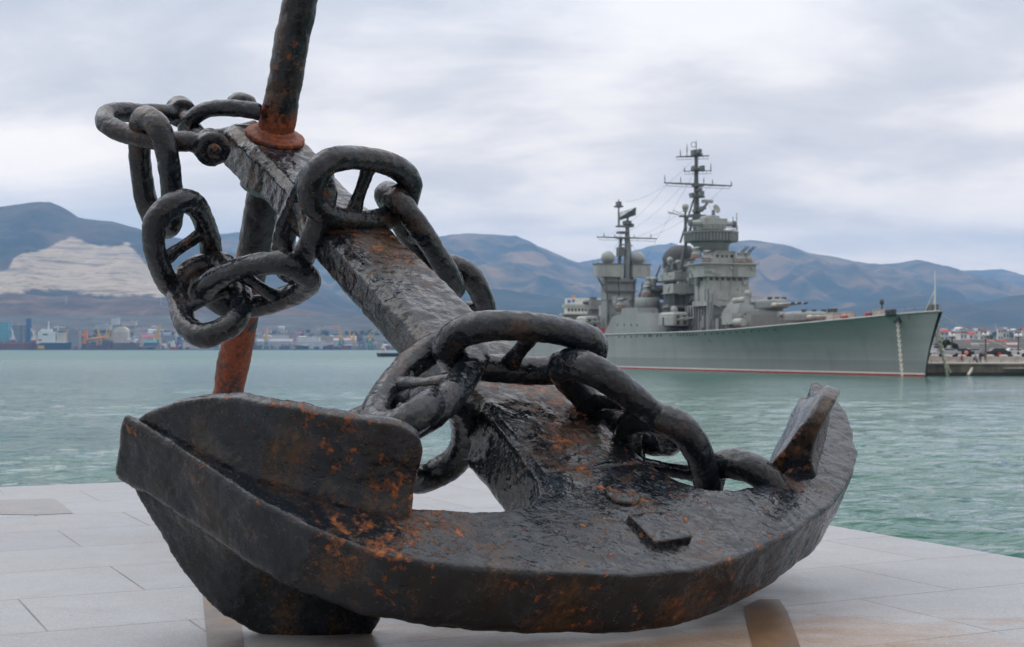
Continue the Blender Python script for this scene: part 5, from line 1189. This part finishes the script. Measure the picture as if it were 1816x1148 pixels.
crane(61, 612, 575, -6, 2866, 'red', 'white', 'white jibbed deck crane on a red post beside the ship bridge')
crane(319, 616, 578, 2, 2880, 'blue', 'blue', 'slim blue grey crane by the cream warehouse')
crane(281, 612, 568, 3, 2895, 'sand', 'yellow', 'tall yellow lattice crane above the low blue workshop')
crane(250, 612, 576, -2, 2892, 'sand', 'sand', 'dark ochre crane beside the red roofed shed')
# orange bulk loader
D = 2878; s = D / FPX; rt = empty('bulk_loader', at(152, 604, D)); tag(rt, 'bright orange bulk loader with a long low boom on the far quay', 'crane')
q = MB(); q.box((0, 0, 9 * s), (6 * s, 8, 18 * s)); q.box((-10 * s, 0, 9 * s), (6 * s, 6, 5 * s)); q.tube([(-10 * s, 0, 9 * s), (2 * s, 0, 8 * s)], 1.6 * s, 8); q.box((-2 * s, 0, -2 * s), (8 * s, 8, 8 * s), 0, None, (0.6, 0.8)); q.build('tower', PM['orange'], rt)
q = MB(); q.tube([(0, 0, 1 * s), (36 * s, 0, 5.5 * s)], [2.2 * s, 1.8 * s], 6); q.tube([(0, 0, 16 * s), (30 * s, 0, 6 * s)], 0.35 * s, 4)
for i in range(8): q.box((4 * s + i * 4 * s, 0, 1.8 * s + i * 0.5 * s), (1.2 * s, 4.6 * s, 1.0 * s))
q.build('boom', PM['orange'], rt)
q = MB()
for x_ in (-5, 5):
    for y_ in (-5, 5): q.tube([(x_ * 1.3, y_, -16 * s), (x_ * 0.6, y_ * 0.6, -2 * s)], 1.1, 6)
q.build('portal', PM['rust'], rt)
# cargo ship with the white bridge and a rusty barge at the far quay
def vessel(px0, px1, ydeck, D, col, label, boot='red', cat='ship', name='cargo_ship'):
    s = D / FPX; xc = ((px0 + px1) / 2 - CX) * s; Lh = (px1 - px0) * s / 2; zd = CAM_H - (ydeck - CY) * s; rt = empty(name, (xc, D, 0)); tag(rt, label, cat)
    q = MB(); Bm = min(Lh * 0.32, 11); rows = []
    for z, f in ((-0.6, 0.92), (0.8, 0.96), (zd, 1.0)):
        rows.append([(-Lh * f, -Bm * 0.7, z), (-Lh * 0.93 * f, -Bm, z), (Lh * 0.7 * f, -Bm, z), (Lh * f * 1.0, 0, z + (zd * 0.12 if z == zd else 0)), (Lh * 0.7 * f, Bm, z), (-Lh * 0.93 * f, Bm, z), (-Lh * f, Bm * 0.7, z)])
    vs = sum(rows, []); q.add(vs, [(i, (i + 1) % 7, 7 + (i + 1) % 7, 7 + i) for i in range(7)], 1); q.add(vs, [(7 + i, 7 + (i + 1) % 7, 14 + (i + 1) % 7, 14 + i) for i in range(7)] + [tuple(range(14, 21))], 0)
    q.build('hull', [PM[col], PM[boot]], rt); return rt, s, zd, xc
rt, s, zd, xc = vessel(70, 127, 608.5, 2840, 'navy', 'cargo ship with a tall white bridge moored at the far quay')
q = MB(); f = lambda px: (px - CX) * s - xc
def bx(q, p0, p1, y0, y1, dp, m=0): q.box(((f(p0) + f(p1)) / 2, 0, CAM_H - ((y0 + y1) / 2 - CY) * s), ((p1 - p0) * s, dp, (y1 - y0) * s), m)
bx(q, 69, 100, 588, 608.5, 14); bx(q, 73, 92, 584, 588, 10); bx(q, 67, 119, 606, 609.5, 17); bx(q, 78, 87, 592.5, 595, 14.4, 1); bx(q, 70, 76, 602, 605, 14.4, 2); q.build('bridge', [WHT, WIN, PM['red']], rt)
q = MB(); bx(q, 102, 116, 590, 608, 9); bx(q, 103, 114, 588, 590, 9.5, 1); q.build('funnel', [PM['cream'], PM['dark']], rt)
q = MB(); q.tube([(f(86), 0, CAM_H - (586 - CY) * s), (f(86.5), 0, CAM_H - (570 - CY) * s)], [1.6, 0.9], 8); q.tube([(f(103), 0, zd), (f(103), 0, CAM_H - (578 - CY) * s)], 0.6, 6); q.tube([(f(96), 0, CAM_H - (580.5 - CY) * s), (f(116), 0, CAM_H - (580.5 - CY) * s)], 0.5, 6); q.build('mast', WHT, rt)
q = MB(); bx(q, 70.5, 81.5, 613, 619, 21.5); q.build('hull_marking', PM['yellow'], rt)
rt, s, zd, xc = vessel(-60, 66, 609, 2848, 'rust', 'long rusty brown bulk carrier at the left of the far quay', 'brown', name='bulk_carrier')
q = MB(); 
for i in range(9): bx(q, -56 + i * 13.5, -46 + i * 13.5, 606.5, 609.5, 12)
for p in (31, 9, 45): q.tube([(f(p), -8, 0), (f(p), -8, CAM_H - (601 - CY) * s)], 0.7, 6, 1)
q.build('hatch_covers', [PM['brown'], PM['sand']], rt)
rt, s, zd, xc = vessel(300, 318, 615.5, 2840, 'red', 'small tug with red hull and white wheelhouse at the far quay', 'dark', 'boat', 'tug_boat')
q = MB(); bx(q, 303, 311, 608, 616, 6); bx(q, 305, 309, 604, 608, 4); bx(q, 310, 313, 606, 611, 2.5, 1); q.build('wheelhouse', [WHT, PM['red']], rt)
rt, s, zd, xc = vessel(668, 722, 626.5, 715, 'navy', 'black hulled harbour boat with a white wheelhouse out on the water', 'dark', 'boat', 'harbour_boat')
q = MB(); bx(q, 675, 684, 617, 627, 2.6); bx(q, 677, 682, 612.5, 617, 1.8); bx(q, 676, 683, 619, 620.6, 2.7, 1); q.tube([(f(679.5), 0, CAM_H - (613 - CY) * s), (f(679.5), 0, CAM_H - (606 - CY) * s)], 0.08, 6); q.build('wheelhouse', [WHT, WIN], rt)
q = MB(); 
for i in range(7): q.lathe([(0.12, -0.16), (0.34, -0.13), (0.4, 0), (0.34, 0.13), (0.12, 0.16)], 10, 0, M=Matrix.Translation((-6 + i * 2.0, -2.62 if i < 6 else -2.5, 0.8)) @ Matrix.Rotation(R(90), 4, 'X'))
q.build('tyre_fenders', PM['dark'], rt)
# white passenger vessel lying behind the warship's stern
rt, s, zd, xc = vessel(900, 1085, 588, 520, 'white', 'white passenger ship with stacked decks behind the warship stern', 'blue', 'ship', 'passenger_ship')
q = MB(); 
for (a, b_, y0, y1, dp, m) in ((1000, 1070, 566, 588, 12, 2), (994, 1046, 556.5, 559, 14, 1), (1002, 1044, 545, 556.5, 11, 0), (998, 1050, 540.5, 545, 12, 3), (1003, 1070, 529.5, 540.5, 9, 0), (1000, 1072, 559, 566, 11.5, 2), (1057, 1068, 553, 556, 13, 1)): bx(q, a, b_, y0, y1, dp, m)
for i in range(6): bx(q, 1006 + i * 6, 1009.5 + i * 6, 548, 553, 11.3, 4)
q.build('superstructure', [WHT, CREAM, paint('buff', (0.27, 0.21, 0.16), 0.7), paint('ship_pale', (0.5, 0.48, 0.45), 0.6), WIN], rt)
q = MB(); bx(q, 1006, 1011, 533, 538, 9.3); bx(q, 1014, 1018, 532, 537, 9.3); q.build('blue_panels', paint('sign_blue', (0.1, 0.18, 0.42), 0.6), rt)
q = MB(); q.tube([(f(1017), 0, CAM_H - (530 - CY) * s), (f(1017), 0, CAM_H - (524 - CY) * s)], 0.45, 8); q.build('mast_light', PM['orange'], rt)

# ------------------------------------------------------------------ the pier at the warship's bow
STONE = paint('pier_stone', (0.17, 0.145, 0.11), 0.9, 0.4, 0.6, ((0.06, 0.05, 0.04), 0.6)); CONC = paint('pier_concrete', (0.42, 0.385, 0.35), 0.85, 0.12, 0.5); PALE = paint('parapet', (0.50, 0.46, 0.41), 0.85, 0.12, 1.0); WET = paint('wet_stone', (0.03, 0.028, 0.025), 0.5, 0.3, 0.5)
pr = empty('pier', (77, 231, 0)); tag(pr, 'stone and concrete pier running right from behind the warship bow', 'pier')
q = MB(); q.box((8.5, 6, 0.6), (41, 12, 2.4), 0); q.box((8.5, 0.5, 0.0), (41, 1.3, 1.0), 2); q.box((8.5, 6, 1.9), (41.4, 12.5, 0.22), 1); q.box((30, 4, 0.7), (18, 9, 3.6), 0); q.box((30, 4, 2.6), (18.4, 9.4, 0.25), 1); q.build('quay_wall', [STONE, CONC, WET], pr)
q = MB(); q.box((22, 16, 0.9), (70, 9, 3.9), 0); q.build('promenade', [CONC], pr)
for i in range(12):
    q = MB(); q.box((-9 + i * 2.3, 11.35, 2.15), (1.7, 0.5, 0.5), 0); q.prism([(-9.9 + i * 2.3, 11.4), (-9.1 + i * 2.3, 11.4), (-8.1 + i * 2.3, 10.2), (-8.9 + i * 2.3, 10.2)], 2.0, 2.4, 0); q.build('parapet_block', PALE, pr)
for i in range(16):
    q = MB(); q.lathe([(0.75, 0), (0.7, 0.35), (0.3, 0.42)], 10, 0, (-9 + i * 2.3, 13, 2.84)); q.build('planter', PALE, pr)
for i in range(7):
    q = MB(); q.tube([(13.0 + i * 1.15, -0.6, -0.8), (13.0 + i * 1.15, -0.6, 1.85)], [0.3, 0.26], 10); q.lathe([(0.32, 1.7), (0.32, 1.9)], 10, 0, (13.0 + i * 1.15, -0.6, 0)); q.build('timber_pile', WET, pr)
q = MB(); q.box((2.6, -0.7, 1.2), (4.5, 1.0, 0.16)); q.build('mooring_step', CONC, pr)
def rope(p0, p1, sag, label, r=0.12):
    p0, p1 = Vector(p0), Vector(p1); mb = MB(); mb.tube([p0.lerp(p1, i / 14) - Vector((0, 0, sag * 4 * (i / 14) * (1 - i / 14))) for i in range(15)], r, 6); return tag(mb.build('mooring_rope', CHW), label, 'rope')
rope(at(1716, 666, 229), at(1727, 646, 232), 0.1, 'pale mooring line rising from the water to the pier edge', 0.22)
rope(at(1718, 664, 229.5), at(1731, 647, 233), 0.1, 'second mooring line with a reddish end beside the pale one', 0.16)
rope(W_(-1.5, -0.8, 9.9), W_(6, -24, 3.2), 0.6, 'thin dark line running down from the bow tip to the promenade', 0.05)
LAMPM = paint('lamp_iron', (0.025, 0.025, 0.028), 0.5); LAMPW = paint('lamp_glass', (0.72, 0.71, 0.68), 0.3)
def street_lamp(px, yb, yt, D, label, dx):
    p = at(px, yb, D); s = D / FPX; H = (yb - yt) * s; rt = empty('street_lamp', p); tag(rt, label, 'street lamp', 'lamps along the pier promenade')
    q = MB(); q.lathe([(0.3, 0), (0.26, 0.5), (0.12, 0.7), (0.09, H * 0.8), (0.1, H * 0.86)], 10); q.tube([(-dx, 0, H * 0.9), (0, 0, H * 0.83), (dx, 0, H * 0.9)], 0.07, 6); q.build('pole', LAMPM, rt)
    for x_ in (-dx, dx):
        g = MB(); g.ball((x_, 0, H * 0.96), 0.30, n=8); g.build('globe', LAMPW, rt)
        g = MB(); g.lathe([(0.2, 0), (0.26, 0.12)], 10, 0, (x_, 0, H * 0.96 - 0.38)); g.build('holder', LAMPM, rt)
street_lamp(1688.5, 632, 594, 245, 'twin globe street lamp rising behind the dark round tree on the pier', 0.3)
street_lamp(1748, 632, 592, 245, 'twin globe street lamp behind the standing people on the pier', 0.36)
street_lamp(1806, 632, 593.5, 245, 'twin globe street lamp at the right edge of the pier', 0.38)
# clipped tree on the promenade
p = at(1678, 634, 247); rt = empty('promenade_tree', p); tag(rt, 'dark round crowned tree on the pier beside the warship bow', 'tree')
q = MB(); q.tube([(-1.6, 0, 0), (-1.5, 0, 1.0)], [0.14, 0.1], 8); q.tube([(0.6, 0, 0), (0.5, 0.1, 1.1), (0.9, 0.2, 1.8)], [0.16, 0.12, 0.06], 8); q.tube([(0.5, 0.1, 1.0), (0, 0, 1.9)], [0.1, 0.05], 6); q.build('trunk', paint('bark', (0.04, 0.03, 0.022), 0.9), rt)
rt_ = random.Random(3); q = MB()
for (x_, z, r) in ((-1.4, 1.5, 0.9), (-0.7, 2.0, 0.9), (0.0, 2.3, 0.8), (0.5, 1.7, 0.9), (1.3, 1.6, 0.8), (1.0, 2.0, 0.6), (-0.3, 1.5, 0.8), (1.6, 1.3, 0.5)): clump(q, (x_, rt_.uniform(-0.4, 0.4), z), r, 170, rt_, 0.27)
q.build('crown', [paint('foliage_dark', (0.03, 0.05, 0.018), 0.85, 0.3, 2.0), paint('foliage_brown', (0.10, 0.07, 0.03), 0.85, 0.3, 2.0)], rt)
# people on the pier
SKIN = paint('skin', (0.42, 0.25, 0.18), 0.6); HAIR = paint('hair', (0.04, 0.028, 0.02), 0.7)
def person(p, face, shirt, trousers, label, pose='stand', H=1.72):
    """one skinned body; hair apart"""
    rt = empty('person', p, face); tag(rt, label, 'person', None)
    k = H / 1.72
    if pose == 'stand':
        J = [((0, 0, 0.95), .15), ((0, 0, 1.2), .14), ((0, 0, 1.42), .15), ((0, 0, 1.52), .055), ((0, -.01, 1.62), .095), ((0, -.01, 1.70), .08), ((.19, 0, 1.40), .06), ((.25, .02, 1.14), .047), ((.24, -.06, .90), .036), ((.24, -.08, .82), .035), ((-.19, 0, 1.40), .06), ((-.25, .02, 1.14), .047), ((-.24, -.06, .90), .036), ((-.24, -.08, .82), .035), ((.10, 0, .88), .10), ((.11, -.02, .49), .07), ((.11, .02, .08), .045), ((.12, -.14, .03), .04), ((-.10, 0, .88), .10), ((-.11, -.04, .49), .07), ((-.11, .04, .08), .045), ((-.12, -.12, .03), .04)]
        E_ = [(0, 1), (1, 2), (2, 3), (3, 4), (4, 5), (2, 6), (6, 7), (7, 8), (8, 9), (2, 10), (10, 11), (11, 12), (12, 13), (0, 14), (14, 15), (15, 16), (16, 17), (0, 18), (18, 19), (19, 20), (20, 21)]; zs, zn = 0.92, 1.5
    else:                                   # sitting, leaning forward
        J = [((0, 0, 0.50), .16), ((0, -.10, .74), .15), ((0, -.20, .95), .15), ((0, -.25, 1.05), .055), ((0, -.30, 1.14), .095), ((0, -.30, 1.22), .08), ((.19, -.2, .93), .06), ((.24, -.36, .72), .047), ((.12, -.52, .66), .036), ((.06, -.56, .66), .035), ((-.19, -.2, .93), .06), ((-.24, -.36, .72), .047), ((-.12, -.52, .66), .036), ((-.06, -.56, .66), .035), ((.11, -.05, .48), .10), ((.13, -.46, .50), .075), ((.13, -.44, .08), .045), ((.13, -.6, .03), .04), ((-.11, -.05, .48), .10), ((-.13, -.46, .50), .075), ((-.13, -.44, .08), .045), ((-.13, -.6, .03), .04)]
        E_ = [(0, 1), (1, 2), (2, 3), (3, 4), (4, 5), (2, 6), (6, 7), (7, 8), (8, 9), (2, 10), (10, 11), (11, 12), (12, 13), (0, 14), (14, 15), (15, 16), (16, 17), (0, 18), (18, 19), (19, 20), (20, 21)]; zs, zn = 0.56, 1.04
    me = bpy.data.meshes.new('body'); me.from_pydata([tuple(c * k for c in j[0]) for j in J], E_, []); o = bpy.data.objects.new('body', me); COL.objects.link(o); o.parent = rt
    sk = o.modifiers.new('s', 'SKIN'); 
    for i, j in enumerate(J): me.skin_vertices[0].data[i].radius = (j[1] * k, j[1] * k * 0.85)
    me.skin_vertices[0].data[0].use_root = True
    o.modifiers.new('u', 'SUBSURF').levels = 1; o.modifiers['u'].render_levels = 1
    dg = bpy.context.evaluated_depsgraph_get(); dg.update(); m2 = bpy.data.meshes.new_from_object(o.evaluated_get(dg)); o.modifiers.clear(); o.data = m2
    for mt in (shirt, trousers, SKIN, PM['dark']): m2.materials.append(mt)
    for f in m2.polygons:
        f.use_smooth = True; c = f.center / k; hand = abs(c.x) > 0.2 and c.z < 0.92 and pose == 'stand'
        f.material_index = 2 if (c.z > zn or hand) else 3 if c.z < 0.07 else 0 if c.z > zs else 1
    hd = Vector(J[5][0]) * k; q = MB(); q.ball((hd.x, hd.y + 0.02, hd.z - 0.0), 0.098 * k, n=8, sz=0.75); q.build('hair', HAIR, rt)
    return rt
NAVY = paint('navy_cloth', (0.02, 0.028, 0.06), 0.9); BLUEC = paint('blue_cloth', (0.05, 0.12, 0.33), 0.9); BRN = paint('brown_cloth', (0.15, 0.10, 0.06), 0.9); DRK = paint('dark_cloth', (0.03, 0.03, 0.035), 0.9); MAG = paint('magenta_cloth', (0.40, 0.05, 0.16), 0.9); BEI = paint('beige_cloth', (0.42, 0.34, 0.26), 0.9)
PZ = 2.01
def onpier(px, D, z): X = (px - CX) / FPX * D; return (X, D, z)
person(onpier(1738.5, 234, PZ), 0.2, NAVY, NAVY, 'person in dark navy clothes standing near the edge of the pier')
person(onpier(1747.5, 236, PZ), -0.3, BRN, DRK, 'person in a brown top and dark trousers standing below the lamp')
person(onpier(1727, 235, PZ), 0.9, BLUEC, NAVY, 'person in a blue jacket sitting bent forward on the pier', 'sit')
person(onpier(1705, 241, PZ + 0.02), 0.0, MAG, DRK, 'person in a magenta top among the pale parapet blocks', 'sit')
q = MB(); x_, y_, z_ = onpier(1726.5, 235.2, PZ); q.box((x_ + 0.05, y_ + 0.12, z_ + 0.40), (1.5, 0.45, 0.07)); 
for dx in (-0.6, 0.7): q.box((x_ + dx, y_ + 0.12, z_ + 0.18), (0.1, 0.4, 0.36))
tag(q.build('bench', [BEI]), 'low bench carrying the person in the blue jacket', 'bench')
# parked vehicles and stalls on the promenade
TYRE = paint('tyre', (0.015, 0.015, 0.016), 0.8)
def car(p, col, label, L_=4.2, H=1.45, van=False, rz=0.0):
    rt = empty('parked_van' if van else 'parked_car', p, rz); tag(rt, label, 'van' if van else 'car')
    W = 1.75; q = MB()
    prof = [(-L_ / 2, 0.35), (-L_ / 2, 0.8), (-L_ * 0.46, 0.95), (-L_ * 0.30, 0.98), (-L_ * 0.16, H), (L_ * 0.22, H), (L_ * 0.38, 0.98), (L_ / 2, 0.92), (L_ / 2, 0.35)] if not van else [(-L_ / 2, 0.35), (-L_ / 2, 1.0), (-L_ * 0.38, 1.15), (-L_ * 0.26, H), (L_ * 0.48, H), (L_ / 2, H - 0.2), (L_ / 2, 0.35)]
    n = len(prof); vs = [(x_, -W / 2 * (0.86 if z > 1.05 else 1), z) for x_, z in prof] + [(x_, W / 2 * (0.86 if z > 1.05 else 1), z) for x_, z in prof]
    q.add(vs, [tuple(range(n)), tuple(range(n, 2 * n))[::-1]] + [(i, (i + 1) % n, n + (i + 1) % n, n + i) for i in range(n)]); q.build('body', col, rt)
    g = MB()
    for sy in (-1, 1): g.box((L_ * 0.04, sy * (W / 2 * 0.9 + 0.02), H - 0.25), (L_ * 0.42, 0.06, 0.3))
    g.build('side_window', GLS, rt)
    for sx in (-1, 1):
        for sy in (-1, 1):
            t = MB(); t.tube([(sx * L_ * 0.31, sy * (W / 2 - 0.12), 0.32), (sx * L_ * 0.31, sy * (W / 2 + 0.03), 0.32)], 0.32, 14); t.build('wheel', TYRE, rt)
PZ2 = 2.86
def prom(px, D, dz=0): X = (px - CX) / FPX * D; return (X, D, PZ2 + dz)
WC = paint('car_white', (0.62, 0.64, 0.66), 0.3, 0.04); SV = paint('car_silver', (0.36, 0.38, 0.41), 0.3, 0.05); BK = paint('car_black', (0.02, 0.022, 0.026), 0.25, 0.05); RD = paint('car_red', (0.35, 0.03, 0.02), 0.3, 0.05)
car(prom(1662, 247), WC, 'white van parked below the dark tree on the pier', 4.6, 1.95, True)
car(prom(1680, 245.6), SV, 'silver grey car parked beside the white van')
car(prom(1702, 246.5), BK, 'black car parked in front of the pink round sign', 4.4)
car(prom(1723, 246.8), SV, 'pale grey car parked left of the middle lamp')
car(prom(1768, 246), BK, 'dark car parked between the middle and right lamps', 4.3)
car(prom(1797, 247), WC, 'white car parked by the right hand lamp', 4.5)
def board(px, py, D, w_, h_, mat, label, cat='sign'):
    p = at(px, py, D); zb = PZ2 - p.z; q = MB(); q.box((0, 0, 0), (w_, 0.12, h_), 0); q.cyl((-w_ * 0.3, 0.05, zb), (-w_ * 0.3, 0.05, 0), 0.04, n=6, m=1); q.cyl((w_ * 0.3, 0.05, zb), (w_ * 0.3, 0.05, 0), 0.04, n=6, m=1); q.box((0, 0.02, -h_ / 2 - 0.04), (w_ + 0.1, 0.16, 0.08), 1)
    o = q.build('sign_board', [mat, LAMPM]); o.location = p; return tag(o, label, cat)
board(1772.5, 628.5, 244.5, 0.55, 0.6, RD, 'small bright red sign board on the promenade')
q = MB(); q.lathe([(0.02, -0.06), (0.34, -0.05), (0.36, 0), (0.34, 0.05), (0.02, 0.06)], 20, 0, M=Matrix.Rotation(R(90), 4, 'X')); q.cyl((0, 0.05, PZ2 - at(1713.5, 626, 245).z), (0, 0.05, 0), 0.04, n=6, m=1)
o = q.build('round_sign', [paint('sign_pink', (0.6, 0.22, 0.17), 0.6), LAMPM]); o.location = at(1713.5, 626, 245); tag(o, 'round salmon pink sign above the black car', 'sign')
# town beyond the pier
G2_ = 'houses of the town beyond the pier'
for (px, yt, wp, cl, D, rf, rc, lb) in [
 (1737.5, 611, 15, 'pale', 620, 'flat', 'white', 'pale green kiosk building between the lamps beyond the pier'),
 (1767, 619, 18, 'pale', 560, 'flat', 'cream', 'low pale pavilion right of the green kiosk building'),
 (1715, 610, 8, 'white', 900, 'gable', 'red', 'small white house with pinkish roof left of the kiosk'),
 (1755, 609, 12, 'pale', 950, 'gable', 'red', 'long red roofed house right of the kiosk'),
 (1777, 609, 12, 'cream', 930, 'gable', 'red', 'cream house with bright red roof beyond the dark car'),
 (1794, 616, 18, 'white', 700, 'gable', 'pink', 'white hall with a pinkish roof beyond the right lamp'),
 (1812, 620, 16, 'white', 600, 'flat', 'white', 'white shed at the right edge beyond the promenade'),
 (1704, 614, 10, 'cream', 800, 'flat', 'pale', 'low cream building left of the round sign')]:
    B_(px, yt, wp, cl, D, rf, rc, fz=landr, label=lb, group=G2_, yb=634, depth=10)
for i in range(130):
    cl = rb.choice(['white', 'pale', 'cream']); D = rb.uniform(1000, 3400); px = rb.uniform(1655, 1835); X = (px - CX) / FPX * D; H = rb.uniform(4, 9)
    yt = CY - (landr(X, D) + H - CAM_H) / D * FPX
    B_(px, yt, rb.uniform(8, 18) * 1000 / D, cl, D, rb.choice(['gable', 'flat']), rb.choice(['red', 'grey', 'brown', 'pale']), fz=landr, label='small %s house in the hazy town rising beyond the pier' % {'white': 'white', 'pale': 'pale grey', 'cream': 'cream'}[cl], group='small %s houses in the hazy town' % cl, depth=9, rz=rb.uniform(-0.4, 0.4))
q = MB()
for i in range(190):
    D = rb.uniform(1300, 3800); px = rb.uniform(1650, 1840); X = (px - CX) / FPX * D; r = rb.uniform(2.5, 5)
    clump(q, (X, D, landr(X, D) + r * 0.7), r, 24, rb, 0.5)
tag(q.build('town_woods', LEAF), 'dark trees scattered through the hazy town beyond the pier', 'trees', kind='stuff')
for (px, w_, yt) in ((1700, 17, 580), (1738, 16, 583)):
    D = 3000; s = D / FPX; X = (px - CX) * s; zb = landr(X, D) - 1; zt = CAM_H - (yt - CY) * s; r = w_ / 2 * s; q = MB()
    q.lathe([(r, 0), (r, (zt - zb) * 0.72), (r * 0.9, (zt - zb) * 0.86), (r * 0.6, (zt - zb) * 0.96), (0.2, zt - zb)], 26); q.lathe([(r * 1.02, (zt - zb) * 0.70), (r * 1.02, (zt - zb) * 0.73)], 26, 1)
    o = q.build('storage_tank', [WHT, PM['pale']]); o.location = (X, D, zb); tag(o, ('left' if px < 1720 else 'right') + ' of two domed white storage tanks on the slope above the pier', 'tank')
    tk = X
B_(1716, 587, 60, 'white', 3020, 'flat', 'white', fz=landr, label='long white wall of sheds beside the two domed tanks', group=G2_)
def pylon(px, yb, yt, D, label):
    s = D / FPX; H = (yb - yt) * s; q = MB()
    for sx in (-1, 1):
        for sy in (-1, 1): q.tube([(sx * H * 0.09, sy * H * 0.09, 0), (0, 0, H)], H * 0.010, 4)
    for z in (0.2, 0.4, 0.6): q.tube([(-H * 0.09 * (1 - z), -H * 0.09 * (1 - z), H * z), (H * 0.09 * (1 - z), -H * 0.09 * (1 - z), H * (z + 0.15))], H * 0.006, 4)
    for z in (0.72, 0.86): q.tube([(-H * 0.16, 0, H * z), (H * 0.16, 0, H * z)], H * 0.01, 4)
    o = q.build('power_pylon', PM['pale']); o.location = at(px, yb, D); return tag(o, label, 'pylon', 'power pylons on the hillsides')
pylon(117, 548, 524, 3800, 'lattice power pylon on the hill below the pale quarry')
pylon(286, 545, 528, 3800, 'lattice power pylon on the low hill behind the chain')
pylon(1766, 590, 574, 3300, 'lattice power pylon right of the two domed tanks')
pylon(1736, 612, 594, 2600, 'lattice power pylon below the right domed tank')
# pale tracks worn up the low hills
TRK = paint('track_earth', (0.36, 0.33, 0.26), 0.95, 0.1)

# ------------------------------------------------------------------ the hazy air
k = bpy.data.materials.new('haze_air'); k.use_nodes = True; t = k.node_tree; t.nodes.clear()
vo = t.nodes.new('ShaderNodeVolumePrincipled'); ou = t.nodes.new('ShaderNodeOutputMaterial'); t.links.new(vo.outputs[0], ou.inputs['Volume'])
vo.inputs['Color'].default_value = (0.34, 0.60, 1.0, 1); vo.inputs['Density'].default_value = 0.000088; vo.inputs['Anisotropy'].default_value = 0.2
hz = MB(); hz.box((0, 6400, 500), (13000, 13600, 1004))
hb = hz.build('haze', k); tag(hb, kind='stuff')
